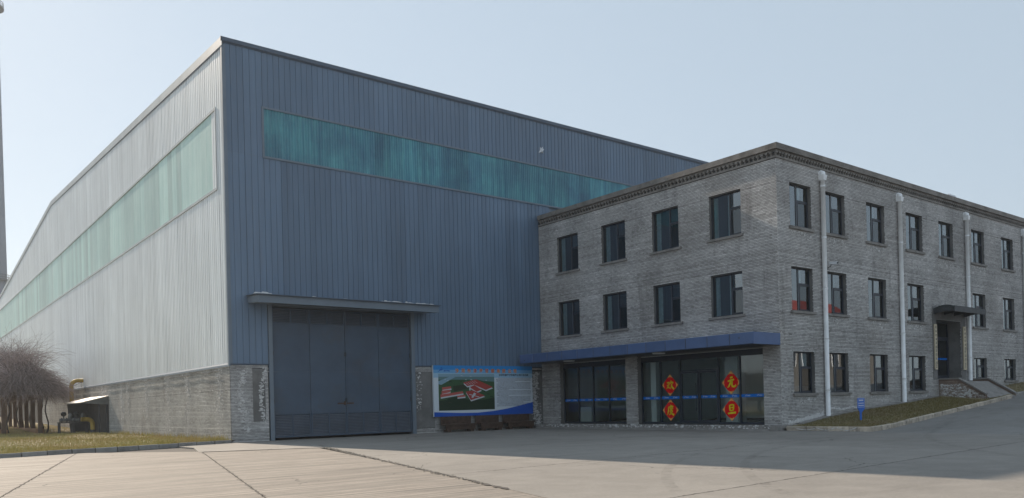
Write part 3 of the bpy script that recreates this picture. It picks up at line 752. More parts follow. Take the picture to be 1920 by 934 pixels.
# gate
LW = (GX1 - GX0 - 0.24) / 4
mb = MB()
gf0, gf1 = WY - 0.14, WY + 0.1
mb.box(GX0 - 0.10, GX0 + 0.10, gf0, gf1, 0, GZ1 + 0.05); mb.box(GX1 - 0.10, GX1 + 0.12, gf0, gf1, 0, GZ1 + 0.05); mb.box(GX0 - 0.10, GX1 + 0.12, gf0 + 0.003, gf1, GZ1 + 0.051, GZ1 + 0.20)
mb.build('gate_frame', M['trim'], wh)
slat_me = None
for k in range(4):
    x0 = GX0 + 0.12 + k * LW + 0.012; x1 = x0 + LW - 0.024; yg = WY + 0.02
    z0, z1, z2, z3 = 0.12, 1.38, 6.05, 6.86
    mb = MB()
    # perimeter bars and the plain steel plate in two sheets
    for a, b in ((x0, x0 + 0.07), (x1 - 0.07, x1), ((x0 + x1) / 2 - 0.035, (x0 + x1) / 2 + 0.035)):
        mb.box(a, b, yg - 0.03, yg + 0.05, z0, z1); mb.box(a, b, yg - 0.03, yg + 0.05, z2, z3)
    for a, b in ((z0, z0 + 0.08), (z1 - 0.07, z1)): 
        mb.box(x0 + 0.071, (x0 + x1) / 2 - 0.036, yg - 0.028, yg + 0.05, a, b); mb.box((x0 + x1) / 2 + 0.036, x1 - 0.071, yg - 0.028, yg + 0.05, a, b)
    for a, b in ((z2, z2 + 0.06), (z3 - 0.06, z3)):
        mb.box(x0 + 0.071, (x0 + x1) / 2 - 0.036, yg - 0.028, yg + 0.05, a, b); mb.box((x0 + x1) / 2 + 0.036, x1 - 0.071, yg - 0.028, yg + 0.05, a, b)
    mb.box(x0, x1, yg, yg + 0.04, z1 + 0.002, 3.55); mb.box(x0, x1, yg - 0.004, yg + 0.036, 3.555, z2 - 0.002)
    mb.box(x0 + 0.07, x1 - 0.07, yg + 0.09, yg + 0.10, z0, z1); mb.box(x0 + 0.07, x1 - 0.07, yg + 0.09, yg + 0.10, z2, z3)
    leaf = mb.build('gate_leaf', M['gate'], wh)
    if slat_me is None:
        sb = MB(); sb.hexa([(0, 0, 0), (0.9, 0, 0), (0.9, 0.055, 0.045), (0, 0.055, 0.045), (0, 0, 0.012), (0.9, 0, 0.012), (0.9, 0.055, 0.057), (0, 0.055, 0.057)])
        slat_me = sb.mesh('louvre_slat', M['gate_slat'])
    for h in range(2):
        xs0 = x0 + 0.071 if h == 0 else (x0 + x1) / 2 + 0.036
        wid = (x1 - x0) / 2 - 0.071 - 0.036
        for z00, z11, st in ((z0 + 0.09, z1 - 0.08, 0.083), (z2 + 0.07, z3 - 0.07, 0.083)):
            z = z00
            while z < z11 - 0.05:
                inst('louvre_slat', slat_me, leaf, Vector((xs0, yg - 0.025, z)) - LOC[leaf], 0, (wid / 0.9, 1, 1)); z += st
    for zz in (1.9, 4.4):
        xx = x0 + 0.03 if k % 2 == 0 else x1 - 0.03
        mb = MB(); mb.tube([(xx, yg - 0.02, zz), (xx, yg - 0.02, zz + 0.22)], 0.022, 6); mb.build('hinge', M['steel_dark'], leaf)
    for zz, dd in ((2.42, .002), (4.78, .006)): mb = MB(); mb.box(x0 + 0.04, x1 - 0.04, yg - 0.005 - dd, yg + .001 - dd, zz, zz + .02); mb.build('seam', M['gate'], leaf)
    if k == 1:
        mb = MB(); mb.box(x1 - 0.12, x1 - 0.03, yg - 0.05, yg, 1.75, 1.95); mb.box(x1 - 0.5, x1 - 0.02, yg - 0.012, yg - 0.005, 1.80, 1.88); mb.build('latch', M['rust'], leaf)
    if k == 2:
        mb = MB()
        for a, b, c, e in ((x0 + 0.10, x0 + 0.92, 4.05, 4.075), (x0 + 0.10, x0 + 0.125, 1.45, 4.05), (x0 + 0.895, x0 + 0.92, 1.45, 4.05)): mb.box(a, b, yg - 0.012, yg - 0.005, c, e)
        mb.build('wicket_frame', M['gate'], leaf); mb = MB(); mb.box(x0 + 0.02, x0 + 0.45, yg - 0.012, yg - 0.005, 1.80, 1.88); mb.build('latch', M['rust'], leaf)
# canopy over the gate
gc = []
mb = MB(); mb.hexa([(14.6, 38.72, 6.90), (25.1, 38.72, 6.90), (25.1, WY - 0.05, 7.02), (14.6, WY - 0.05, 7.02), (14.6, 38.72, 7.27), (25.1, 38.72, 7.27), (25.1, WY - 0.05, 7.36), (14.6, WY - 0.05, 7.36)])
gcan = mb.build('gate_canopy', M['trim'], wh)
mb = MB(); mb.hexa([(14.5, 38.60, 7.275), (25.2, 38.60, 7.275), (25.2, WY - 0.05, 7.365), (14.5, WY - 0.05, 7.365), (14.5, 38.60, 7.315), (25.2, 38.60, 7.315), (25.2, WY - 0.05, 7.405), (14.5, WY - 0.05, 7.405)]); mb.build('canopy_sheet', M['trim_dark'], gcan)
mb = MB()
for k in range(60):
    x = random.choice((random.uniform(14.6, 15.5), random.uniform(21.5, 24.9), random.uniform(22.0, 24.9), random.uniform(16, 21))); y = random.uniform(38.75, 39.5); r = random.uniform(0.08, 0.22); h = random.uniform(0.02, 0.09)
    if 15.6 < x < 21.5: h *= 0.4; r *= 0.6
    z = 7.33 + (y - 38.6) * 0.05
    mb.hexa([(x - r, y - r * .5, z), (x + r * random.uniform(.6, 1.2), y - r * .6, z), (x + r, y + r * .5, z), (x - r, y + r * .6, z), (x - r * .6, y - r * .3, z + h), (x + r * .5, y - r * .3, z + h * random.uniform(.4, 1)), (x + r * .6, y + r * .3, z + h), (x - r * .5, y + r * .3, z + h)])
mb.build('rubble', M['chip'], loc=(15, 39, 7.3), label='broken white foam and mortar scraps lying on the canopy above the gate', cat='rubble', kind='stuff')
# torn bright hole in the cladding
mb = MB()
c = Vector((34.36, WY - 0.05, 18.16))
for k, (dx, dz, o) in enumerate(((-0.22, -0.18, .02), (0.05, -0.1, .05), (0.22, 0.24, .03), (0.02, 0.12, .10), (-0.16, 0.10, .04))):
    pass
ring = [(-0.26, -0.20), (-0.05, -0.10), (0.16, -0.16), (0.10, 0.0), (0.26, 0.12), (0.12, 0.12), (0.14, 0.30), (0.0, 0.15), (-0.14, 0.22), (-0.13, 0.02)]
for (a, b), (a2, b2) in zip(ring, ring[1:] + ring[:1]):
    mb.face([(c.x, c.y - 0.10, c.z - 0.05), (c.x + a, c.y - 0.01, c.z + b), (c.x + a2, c.y - 0.03, c.z + b2)])
mb.build('torn_patch', M['white'], wh, label='small ragged white torn spot high on the front cladding')
# loose cable along the plinth
mb = MB()
path = []
for k in range(60):
    y = 42 + k * 0.72; path.append((WX - 0.10, y, 3.72 - 0.10 * abs(math.sin(y * 0.55)) - 0.04 * math.sin(y * 1.9)))
mb.tube(path, 0.014, 5); mb.build('cable', M['plaster'], loc=(WX - 0.1, 42, 3.7), label='thin pale cable sagging along the top of the warehouse brick plinth', cat='cable')

# ================================================================== BRICK BUILDING
BX, BY, BT = 33.93, 22.44, 13.78
XE = 78.0
bb = empty('brick_building', (BX, BY, 0), 'three storey grey brick office building with a blue shopfront canopy', 'building')
WT = [(9.95, 12.08), (5.82, 7.96), (1.76, 3.80)]
XR = [(35.0, 36.85), (38.15, 40.05), (42.25, 44.2), (46.65, 48.65), (50.75, 52.7), (55.3, 57.25), (60.0, 61.95), (64.8, 66.7)]
YL = [(36.45, 38.4), (32.45, 34.4), (28.5, 30.4), (24.5, 26.45)]
ENT = (50.15, 53.45, 2.45, 6.05)
holesR = []; winR = []
for r, (z0, z1) in enumerate(WT):
    for k, (a, b) in enumerate(XR):
        if k == 4 and r > 0: continue
        zz0 = z0
        if r == 2 and k >= 5: zz0 = 2.45 if k == 5 else 2.36
        holesR.append((a, b, zz0, z1)); winR.append((a, b, zz0, z1, r, k))
holesR.append(ENT)
holesL = []; winL = []
for r in (0, 1):
    for k, (a, b) in enumerate(YL): holesL.append((a, b, WT[r][0] - (0.13 if r == 0 else 0.02), WT[r][1] - 0.05)); winL.append((*holesL[-1], r, k))
SH0, SH1, SHZ = 0.27, 3.80, 4.12
SHOP = [(32.68, 38.42, SH0, SHZ), (23.42, 31.74, SH0, SHZ)]
holesL += SHOP
toR = lambda s, d, z: (s, BY + d, z)
toL = lambda s, d, z: (BX + d, s, z)
mb = MB()
wall_sheet(mb, BX, XE, -0.3, 13.5, holesR, toR, 0.0, 0.30)
wall_sheet(mb, BY, WY - 0.06, -0.3, 13.5, [h for h in holesL if h not in SHOP] + SHOP, toL, 0.0, 0.36)
mb.face([(XE, BY, 0), (XE, WY, 0), (XE, WY, 13.5), (XE, BY, 13.5)])
mb.build('wall', [M['mortar'], M['plaster']], bb)
def stainR(s, z):
    v = 0.03
    for (a, b, c, e, r, k) in winR:
        if a - 0.1 < s < b + 0.1 and c - 0.75 < z < c - 0.12: v = max(v, 0.65 if (k * 3 + r) % 4 != 1 else 0.2)
    if z > 12.5 and math.sin(s * 0.9) > 0.35: v = max(v, 0.45)
    if z < wz(s) + 0.4: v = max(v, 0.35)
    return v
def stainL(s, z):
    v = 0.03
    for (a, b, c, e, r, k) in winL:
        if a - 0.1 < s < b + 0.1 and c - 0.6 < z < c - 0.12: v = max(v, 0.4)
    if z < 0.6: v = 0.4
    if 25 < s < 29 and 4.9 < z < 6.5: v = max(v, 0.35)
    return v
rR = brick_rects(BX, XE, 0.0, 13.08, holesR); rL = brick_rects(BY, WY - 0.08, 0.26, 13.08, holesL)
rR = [q for q in rR if q[3] > wz(q[0]) - 0.15]
# the 300 bricks that show largest, next to the corner, are parts of their own
def near(q, side):
    s, z = (q[0] + q[1]) / 2, (q[2] + q[3]) / 2
    return (s - (BX if side else BY)) + 0.25 * abs(z - 2.2) if side else (s - BY) * 1.25 + 0.25 * abs(z - 2.2) + 0.3
allb = sorted([(near(q, 1), 1, q) for q in rR if q[1] - q[0] > 0.1] + [(near(q, 0), 0, q) for q in rL if q[1] - q[0] > 0.1], key=lambda t: t[0])[:300]
pick = {(s, q) for _, s, q in allb}
add_mesh('brickwork', brick_mesh('brickwork', [q for q in rR if (1, q) not in pick], toR, M['brick'], stainR), bb, kind='stuff')
add_mesh('brickwork', brick_mesh('brickwork', [q for q in rL if (0, q) not in pick], toL, M['brick'], stainL), bb, kind='stuff')
bmesh_ = []
for k in range(10):
    mb = MB(); dd = random.uniform(0.0040, 0.0043); mb.hexa([(0, -dd - .0003, 0), (0.243, -dd - .0003, 0), (0.243, .03, 0), (0, .03, 0), (0, -dd + .0003, 0.061), (0.243, -dd + .0003, 0.061), (0.243, .03, .061), (0, .03, .061)])
    me = mb.mesh('brick', M['brick']); 
    for nm, v in (('tone', min(1, max(0, random.gauss(0.52, 0.14)))), ('stain', 0.03 if k else 0.5)):
        a = me.attributes.new(nm, 'FLOAT', 'FACE'); a.data.foreach_set('value', [v] * len(me.polygons))
    bmesh_.append(me)
for _, side, q in allb:
    sx = (q[1] - q[0]) / 0.243
    me = random.choice(bmesh_)
    if side: inst('brick', me, bb, Vector((q[0], BY, q[2])) - LOC[bb], 0, (sx, 1, 1))
    else: inst('brick', me, bb, Vector((BX, q[1], q[2])) - LOC[bb], -math.pi / 2, (sx, 1, 1))
# cornice
mb = MB()
for a, b in zip(np.linspace(BX - 0.14, XE, 12), np.linspace(BX - 0.14, XE, 12)[1:]): mb.box(a + (0 if a < BX else .004), b, BY - 0.14, BY + 0.3, 13.50, BT)
for a, b in zip(np.linspace(BY + 0.302, WY - 0.14, 7), np.linspace(BY + 0.302, WY - 0.14, 7)[1:]): mb.box(BX - 0.14, BX + 0.3, a + .004, b, 13.50, BT)
mb.build('coping', M['coping'], bb)
mb = MB(); mb.box(BX - 0.06, XE, BY - 0.06, BY + 0.1, 13.09, 13.19); mb.box(BX - 0.06, BX + 0.1, BY + 0.102, WY - 0.10, 13.09, 13.19)
mb.box(BX - 0.03, XE, BY - 0.03, BY + 0.1, 13.40, 13.497); mb.box(BX - 0.03, BX + 0.1, BY + 0.102, WY - 0.10, 13.40, 13.497)
mb.build('string_course', M['coping'], bb)
mb = MB()
x = BX - 0.09
while x < 72:
    mb.box(x, x + 0.125, BY - 0.10, BY, 13.30, 13.402); mb.box(x + 0.02, x + 0.095, BY - 0.055, BY, 13.195, 13.298); x += 0.25
y = BY + 0.16
while y < WY - 0.2:
    mb.box(BX - 0.10, BX, y, y + 0.125, 13.30, 13.402); mb.box(BX - 0.055, BX, y + 0.02, y + 0.095, 13.195, 13.298); y += 0.25
mb.build('dentil_course', M['coping'], bb, kind='stuff')
mb = MB(); mb.box(BX + 0.3, XE, BY + 0.3, WY - 0.1, 13.2, 13.3); mb.build('roof', M['coping'], bb)
# rooms behind the windows
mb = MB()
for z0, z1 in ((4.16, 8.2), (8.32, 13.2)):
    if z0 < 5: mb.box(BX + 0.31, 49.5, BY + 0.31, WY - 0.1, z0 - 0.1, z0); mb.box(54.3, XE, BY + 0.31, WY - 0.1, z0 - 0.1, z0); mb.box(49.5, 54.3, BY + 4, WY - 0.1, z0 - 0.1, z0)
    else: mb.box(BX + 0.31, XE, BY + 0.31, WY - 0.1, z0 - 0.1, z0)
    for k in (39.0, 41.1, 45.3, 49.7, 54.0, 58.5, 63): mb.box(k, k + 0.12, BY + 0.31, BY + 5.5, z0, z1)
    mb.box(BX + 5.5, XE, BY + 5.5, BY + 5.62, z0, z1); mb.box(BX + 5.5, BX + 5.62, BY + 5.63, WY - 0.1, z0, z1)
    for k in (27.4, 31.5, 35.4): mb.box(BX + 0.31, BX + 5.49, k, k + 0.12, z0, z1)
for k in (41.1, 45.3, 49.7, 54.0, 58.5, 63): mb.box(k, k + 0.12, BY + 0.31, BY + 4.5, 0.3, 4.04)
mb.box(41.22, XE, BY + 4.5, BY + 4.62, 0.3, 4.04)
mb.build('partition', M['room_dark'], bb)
mb = MB()
mb.box(BX + 7.6, BX + 7.7, BY + 0.31, WY - 0.1, 0.27, 4.04); mb.box(BX + 0.37, BX + 7.6, WY - 0.2, WY - 0.1, 0.27, 4.04); mb.box(BX + 0.37, BX + 7.6, 32.0, 32.12, 0.27, 4.04)
mb.box(BX + 0.31, BX + 7.7, BY + 0.31, WY - 0.1, 4.045, 4.058)
mb.build('shop_wall', M['room'], bb)
mb = MB(); mb.box(BX + 0.31, BX + 7.7, BY + 0.31, WY - 0.1, 0.2, 0.268); mb.build('shop_floor', M['floor_tile'], bb)

# windows
def window_proto(w_, h_, split, curtain, screen=True, top=0.36):
    D = 0.17
    f = MB()
    fr, dp = 0.055, 0.07
    f.box(0, w_, D, D + dp, 0, fr); f.box(0, w_, D, D + dp, h_ - fr, h_); f.box(0, fr, D + 0.001, D + dp, fr, h_ - fr); f.box(w_ - fr, w_, D + 0.001, D + dp, fr, h_ - fr)
    mx = split * w_; zt = h_ * (1 - top)
    f.box(mx - 0.03, mx + 0.03, D - 0.004, D + dp, fr, h_ - fr); f.box(mx + 0.03, w_ - fr, D + 0.002, D + dp, zt - 0.035, zt + 0.035)
    # opening casement
    a, b, c, e = mx + 0.032, w_ - fr - 0.002, fr + 0.002, zt - 0.037
    for q in ((a, b, c, c + 0.06), (a, b, e - 0.06, e), (a, a + 0.06, c + 0.06, e - 0.06), (b - 0.06, b, c + 0.06, e - 0.06)): f.box(q[0], q[1], D - 0.018, D + 0.03, q[2], q[3])
    fo = bpy.data.objects.new('window', f.mesh('window', M['frame'])); COL.objects.link(fo)
    def sub(name, mb, mat): inst(name, mb.mesh(name, mat), fo)
    def pane(x0, x1, z0, z1, mat, d): 
        mb = MB(); mb.face([(x0, d, z0), (x1, d, z0), (x1, d, z1), (x0, d, z1)]); sub('pane', mb, mat)
    pane(fr, mx - 0.03, fr, h_ - fr, M['pane'], D + 0.035)
    pane(mx + 0.03, w_ - fr, zt + 0.035, h_ - fr, M['pane'], D + 0.035)
    pane(a + 0.06, b - 0.06, c + 0.06, e - 0.06, M['pane_dark'], D + 0.015)
    mb = MB(); mb.box(mx - 0.036, mx - 0.031, D - 0.008, D + 0.02, fr, h_ - fr); sub('edge_strip', mb, M['frame_pale'])
    if screen:
        mb = MB(); mb.box(a + 0.06, b - 0.06, D + 0.04, D + 0.045, c + 0.06, e - 0.06); sub('insect_screen', mb, M['screen'])
    mb = MB(); mb.hexa([(-0.13, -0.11, -0.135), (w_ + 0.13, -0.11, -0.135), (w_ + 0.13, 0.1, -0.135), (-0.13, 0.1, -0.135), (-0.13, -0.11, -0.012), (w_ + 0.13, -0.11, -0.012), (w_ + 0.13, 0.17, 0.012), (-0.13, 0.17, 0.012)]); sub('sill', mb, M['sill'])
    if curtain:
        for (c0, c1, zb) in curtain:
            mb = MB(); n = 14; P = [(c0 + (c1 - c0) * i / n, 0.36 + 0.03 * math.sin(i * 1.9)) for i in range(n + 1)]
            for (p, q) in zip(P, P[1:]): mb.face([(p[0], p[1], zb), (q[0], q[1], zb), (q[0], q[1], h_ - 0.05), (p[0], p[1], h_ - 0.05)])
            sub('curtain', mb, M['curtain'])
    return fo
protos = {}
def place_window(w_, h_, split, curt, loc, rotz):
    key = (round(w_, 1), round(h_, 1), split, str(curt))
    if key not in protos: protos[key] = window_proto(w_, h_, split, curt); o = protos[key]
    else: o = copy_tree(protos[key])
    o.parent = bb; o.location = Vector(loc) - LOC[bb]; o.rotation_euler = (0, 0, rotz)
    o.scale = (1, 1, 1)
for (a, b, c, e, r, k) in winR:
    cur = None
    if r == 0: cur = [(1.0, 1.45, 1.2)] if k % 2 == 0 else [(1.05, 1.3, 1.2)]
    elif r == 1 and k < 3: cur = [(1.0, 1.35, 1.1)]
    elif r == 2 and k == 0: cur = [(1.2, 1.7, 0.1)]
    place_window(b - a, e - c, 0.46, cur, (a, BY, c), 0)
for (a, b, c, e, r, k) in winL:
    cur = [(0.06, 0.36, 0.05)] if k != 3 else [(0.06, 0.30, 0.05), (0.92, 1.12, 0.05)]
    place_window(b - a, e - c, 0.60, cur, (BX, b, c), -math.pi / 2)
# downpipes
def downpipe(x, zb):
    mb = MB(); yc = BY - 0.16; r = 0.115; zt = 12.86
    mb.tube([(x, yc, zb), (x, yc, zt - 0.3)], r, 14)
    p = mb.build('downpipe', M['pvc'], bb, smooth=True)
    mb = MB(); mb.hexa([(x - .13, yc - .13, zt - .34), (x + .13, yc - .13, zt - .34), (x + .13, yc + .15, zt - .34), (x - .13, yc + .15, zt - .34), (x - .165, yc - .165, zt - .08), (x + .165, yc - .165, zt - .08), (x + .165, yc + .15, zt - .08), (x - .165, yc + .15, zt - .08)])
    mb.build('rain_head', M['pvc'], p)
    mb = MB(); mb.tube([(x, BY + 0.02, zt + 0.02), (x, yc + 0.06, zt + 0.05), (x, yc, zt + 0.02), (x, yc - 0.02, zt - 0.10)], [0.13, 0.145, 0.145, 0.13], 12); mb.build('elbow', M['pvc'], p, smooth=True)
    z = zb + 1.4
    while z < zt - 0.6:
        mb = MB(); mb.tube([(x, yc, z - 0.06), (x, yc, z + 0.06)], r + 0.012, 14); mb.build('pipe_collar', M['pvc'], p, smooth=True); z += 2.6
for x, zb in ((37.72, 0.45), (45.68, 1.02), (54.32, 2.35), (63.5, 2.1)): downpipe(x, zb)
# shop canopy
cx0, cz0, cz1, cy0, cy1 = 31.76, 4.10, 4.66, BY - 0.02, 39.80
mb = MB(); mb.box(cx0 + 0.03, BX - 0.02, cy0 + 0.03, cy1, cz0 + 0.02, cz1 - 0.03); can = mb.build('shop_canopy', M['soffit'], bb)
n = 13; L = (cy1 - cy0) / n
for k in range(n):
    a = cy0 + k * L + (0.0 if k == 0 else 0.016); b = cy0 + (k + 1) * L - 0.016
    mb = MB(); t = random.uniform(-0.006, 0.006); c = 0.025
    mb.hexa([(cx0 + t, a + c, cz0 + c), (cx0 + t, b - c, cz0 + c), (cx0 + t, b - c, cz1 - c), (cx0 + t, a + c, cz1 - c), (cx0 + 0.03, a, cz0), (cx0 + 0.03, b, cz0), (cx0 + 0.03, b, cz1), (cx0 + 0.03, a, cz1)])
    mb.build('canopy_panel', M['canopy_blue'], can)
mb = MB(); mb.box(cx0 + 0.031, BX - 0.016, cy0, cy0 + 0.03, cz0, cz1); mb.build('canopy_panel', M['canopy_blue'], can)
mb = MB(); mb.box(cx0 + 0.031, BX - 0.018, cy0 + 0.031, cy1, cz1 - 0.029, cz1); mb.build('canopy_top', M['canopy_blue'], can)
for y in (29.2, 36.4):
    mb = MB(); mb.tube([(32.9, y, cz0 + 0.025), (32.9, y, cz0 - 0.03)], [0.36, 0.33], 20); mb.build('ceiling_lamp', M['white_box'], can)
for y, z in ((23.2, 4.42), (39.3, 4.28)):
    mb = MB(); mb.tube([(cx0 - 0.01, y, z), (cx0 + 0.01, y, z)], 0.035, 8); mb.build('bolt', M['frame'], can)
# shopfront glazing
gx = BX + 0.34
def gbar(mb, y0, y1, z0, z1, o=0.0): mb.box(gx - 0.05 - o, gx + 0.05, y0, y1, z0, z1)
def shop_front(y0, y1, posts, door=None):
    mb = MB()
    gbar(mb, y0, y1, SH1 - 0.07, SH1)
    mb.box(gx - 0.02, gx + 0.06, y0, y1, SH1 + 0.002, SHZ)
    for a, b in zip(posts, posts[1:]):
        if door and abs(a - door[0]) < 0.01: continue
        gbar(mb, a + 0.04, b - 0.04, SH0, SH0 + 0.10)
    for p in posts: gbar(mb, p - 0.04, p + 0.04, SH0, SH1 - 0.071, 0.004)
    if door: gbar(mb, door[0] + 0.04, door[1] - 0.04, 3.10, 3.17)
    fr = mb.build('shopfront_frame', M['frame'], bb)
    def glass(a, b, z0, z1, strip=True, par=None, d=0.0):
        mb = MB(); mb.face([(gx + d, b, z0), (gx + d, a, z0), (gx + d, a, z1), (gx + d, b, z1)]); g = mb.build('glass_pane', M['shop_glass'], fr)
        return g
    for a, b in zip(posts, posts[1:]):
        if door and abs(a - door[0]) < 0.01:
            glass(a + 0.04, b - 0.04, 3.17, SH1 - 0.07); continue
        glass(a + 0.04, b - 0.04, SH0 + 0.10, SH1 - 0.07)
        strip(a + 0.05, b - 0.05, gx - 0.006, fr)
    return fr
def strip(a, b, x, fr):
    mb = MB(); z0, z1 = 1.63, 1.79
    mb.face([(x, b, z0), (x, a, z0), (x, a, z1), (x, b, z1)], 0)
    for k in (0.26, 0.74):
        c = b - (b - a) * k; xx = x - 0.002
        mb.face([(xx, c + .17, z0 + .035), (xx, c + .10, z0 + .06), (xx, c + .08, z0 + .12), (xx, c + .12, z0 + .095)], 1); mb.face([(xx, c + .12, z1 - .05), (xx, c + .06, z1 - .045), (xx, c + .05, z1 - .025), (xx, c + .10, z1 - .02)], 1)
        for q in range(4): mb.box(xx - .001, xx, c - .11 + q * .045 - .03, c - .11 + q * .045, z0 + .05, z0 + .105, 1)
    mb.build('blue_strip', [M['strip'], M['strip_mark']], fr)
f1 = shop_front(32.68, 38.42, [32.72, 34.36, 35.72, 37.05, 38.38])
f2 = shop_front(23.42, 31.74, [23.46, 25.02, 26.34, 28.92, 30.30, 31.70], (26.34, 28.92))
for a, b, hs in ((26.39, 27.61, 1), (27.64, 28.87, -1)):
    mb = MB()
    for q in ((a, a + 0.085, SH0 + .02, 3.09), (b - 0.085, b, SH0 + .02, 3.09)): mb.box(gx - 0.045, gx + 0.03, q[0], q[1], q[2], q[3])
    mb.box(gx - 0.044, gx + 0.03, a + .086, b - .086, SH0 + .02, SH0 + .2); mb.box(gx - 0.044, gx + 0.03, a + .086, b - .086, 2.98, 3.09)
    d = mb.build('glass_door', M['frame'], bb)
    mb = MB(); mb.face([(gx, b - .086, SH0 + .2), (gx, a + .086, SH0 + .2), (gx, a + .086, 2.98), (gx, b - .086, 2.98)]); mb.build('glass_pane', M['shop_glass'], d)
    yh = b - 0.13 if hs > 0 else a + 0.13
    mb = MB(); mb.tube([(gx - 0.11, yh, 0.95), (gx - 0.11, yh, 2.45)], 0.018, 8); mb.tube([(gx - 0.11, yh, 1.1), (gx - 0.03, yh, 1.1)], 0.012, 6); mb.tube([(gx - 0.11, yh, 2.3), (gx - 0.03, yh, 2.3)], 0.012, 6); mb.build('handle', M['frame'], d)
    strip(a + .09, b - .09, gx - 0.006, d)
# terrace step in front of the shop
mb = MB()
mb.box(33.0, BX + 0.3, BY - 0.3, 39.9, -0.05, 0.25)
mb.hexa([(32.75, 22.5, -0.05), (33.0, 22.5, -0.05), (33.0, 39.6, -0.05), (32.75, 39.6, -0.05), (32.80, 22.55, 0.09), (33.0, 22.55, 0.09), (33.0, 39.6, 0.09), (32.80, 39.6, 0.09)])
ter = mb.build('terrace_step', M['sill'], bb)
def sp5(): return (random.uniform(22.4, 39.8), random.choice((random.uniform(0.1, 0.24), 0.245)))
add_mesh('lime_crust', crust(sp5, lambda s, d, z: (33.0 + 0.016 + d, s, z), bb, 420), bb, kind='stuff')
def sp6(): s = random.uniform(34.4, 37.5); return (s, 0.15 + 0.22 * (s - 34.4) / 3.1 * 1.6 + abs(random.gauss(0, 0.07)))
add_mesh('lime_crust', crust(sp6, lambda s, d, z: (s, BY - 0.02 + d, z + 0.1), bb, 1300), bb, kind='stuff')
def sp7(): s = random.uniform(37.9, 41.5); return (s, 0.92 + 0.05 * math.sin(s * 3) + random.gauss(0, 0.02))
add_mesh('lime_crust', crust(sp7, lambda s, d, z: (s, BY - 0.003 + d, z), bb, 300), bb, kind='stuff')
def sp8():
    (a, b, c, e, r, k) = random.choice([q for q in winR if (q[5] * 3 + q[4]) % 4 != 1]); return (random.uniform(a, b), c - 0.2 - abs(random.gauss(0, 0.16)))
add_mesh('lime_crust', crust(sp8, toR, bb, 900), bb, kind='stuff')
# entrance on the upper bank
a, b, c, e = ENT
mb = MB()
mb.box(a - 0.55, a - 0.02, BY - 0.022, BY - 0.016, c - 0.05, e + 0.75); mb.box(b + 0.02, b + 0.62, BY - 0.022, BY - 0.016, c - 0.05, e + 0.75); mb.box(a - 0.02, b + 0.02, BY - 0.022, BY - 0.016, e + 0.01, e + 0.75)
mb.box(a - 0.1, a, BY + 0.30, BY + 1.3, c, e); mb.box(b, b + 0.1, BY + 0.30, BY + 1.3, c, e); mb.box(a - 0.1, b + 0.1, BY + 0.30, BY + 1.3, e, e + 0.1); mb.box(a - 0.1, b + 0.1, BY + 0.001, BY + 1.3, c - 0.12, c - 0.02)
mb.build('entrance_surround', M['plaster'], bb)
yd = BY + 0.75
mb = MB()
for q in ((a, a + 0.09, c, e), (b - 0.09, b, c, e), (a + 0.09, b - 0.09, e - 0.09, e), (a + 0.09, b - 0.09, 5.02, 5.12), (a + 0.09, b - 0.09, c, c + 0.06)): mb.box(q[0], q[1], yd, yd + 0.08, q[2], q[3])
ef = mb.build('entrance_frame', M['frame'], bb)
mb = MB(); mb.face([(a + .09, yd + .03, 5.12), (b - .09, yd + .03, 5.12), (b - .09, yd + .03, e - .09), (a + .09, yd + .03, e - .09)]); mb.build('pane', M['pane'], ef)
mid = (a + b) / 2
for p, q, hs in ((a + 0.09, mid, 1), (mid + .004, b - .09, -1)):
    mb = MB()
    for r in ((p, p + .12, c + .06, 5.02), (q - .12, q, c + .06, 5.02), (p + .12, q - .12, c + .06, c + .24), (p + .12, q - .12, 4.9, 5.02)): mb.box(r[0], r[1], yd + .002, yd + .06, r[2], r[3])
    d = mb.build('entrance_door', M['frame'], bb)
    mb = MB(); mb.face([(p + .12, yd + .03, c + .24), (q - .12, yd + .03, c + .24), (q - .12, yd + .03, 4.9), (p + .12, yd + .03, 4.9)]); mb.build('pane', M['pane'], d)
    xh = q - 0.17 if hs > 0 else p + 0.17
    mb = MB(); mb.tube([(xh, yd - .07, c + .5), (xh, yd - .07, c + 2.2)], 0.022, 8); mb.tube([(xh, yd - .07, c + .7), (xh, yd, c + .7)], 0.014, 6); mb.tube([(xh, yd - .07, c + 2.0), (xh, yd, c + 2.0)], 0.014, 6); mb.build('handle', M['frame'], d)
    mb = MB(); mb.face([(p + .13, yd + .024, 3.68), (q - .13, yd + .024, 3.68), (q - .13, yd + .024, 3.80), (p + .13, yd + .024, 3.80)]); mb.build('blue_strip', M['strip'], d)
mb = MB(); mb.box(a - 0.1, b + 0.1, BY + 3.6, BY + 3.7, c, e); mb.box(a - .1, b + .1, BY + 1.3, BY + 3.6, c - .1, c - .02); mb.build('partition', M['room_dark'], bb)
# entrance canopy: curved dark sheet on side ribs
mb = MB(); X0, X1 = 49.75, 54.0
prof = [(0.0, 6.66), (0.35, 6.80), (0.7, 6.84), (1.0, 6.80), (1.2, 6.70)]
for (p, z), (q, zz) in zip(prof, prof[1:]):
    mb.hexa([(X0, BY - p, z - 0.05), (X1, BY - p, z - 0.05), (X1, BY - q, zz - 0.05), (X0, BY - q, zz - 0.05), (X0, BY - p, z), (X1, BY - p, z), (X1, BY - q, zz), (X0, BY - q, zz)])
ec = mb.build('entrance_canopy', M['porch'], bb)
for x in np.linspace(X0 + 0.05, X1 - 0.05, 4):
    mb = MB()
    P = [(BY - p, z - 0.055) for p, z in prof]; Q = [(BY, 6.36), (BY - 0.7, 6.46), (BY - 1.18, 6.42)]
    mb.prism([(x - 0.03, yy, zz) for yy, zz in P] + [(x - 0.03, yy, zz) for yy, zz in Q[::-1]], (0.06, 0, 0)); mb.build('canopy_rib', M['steel_dark'], ec)
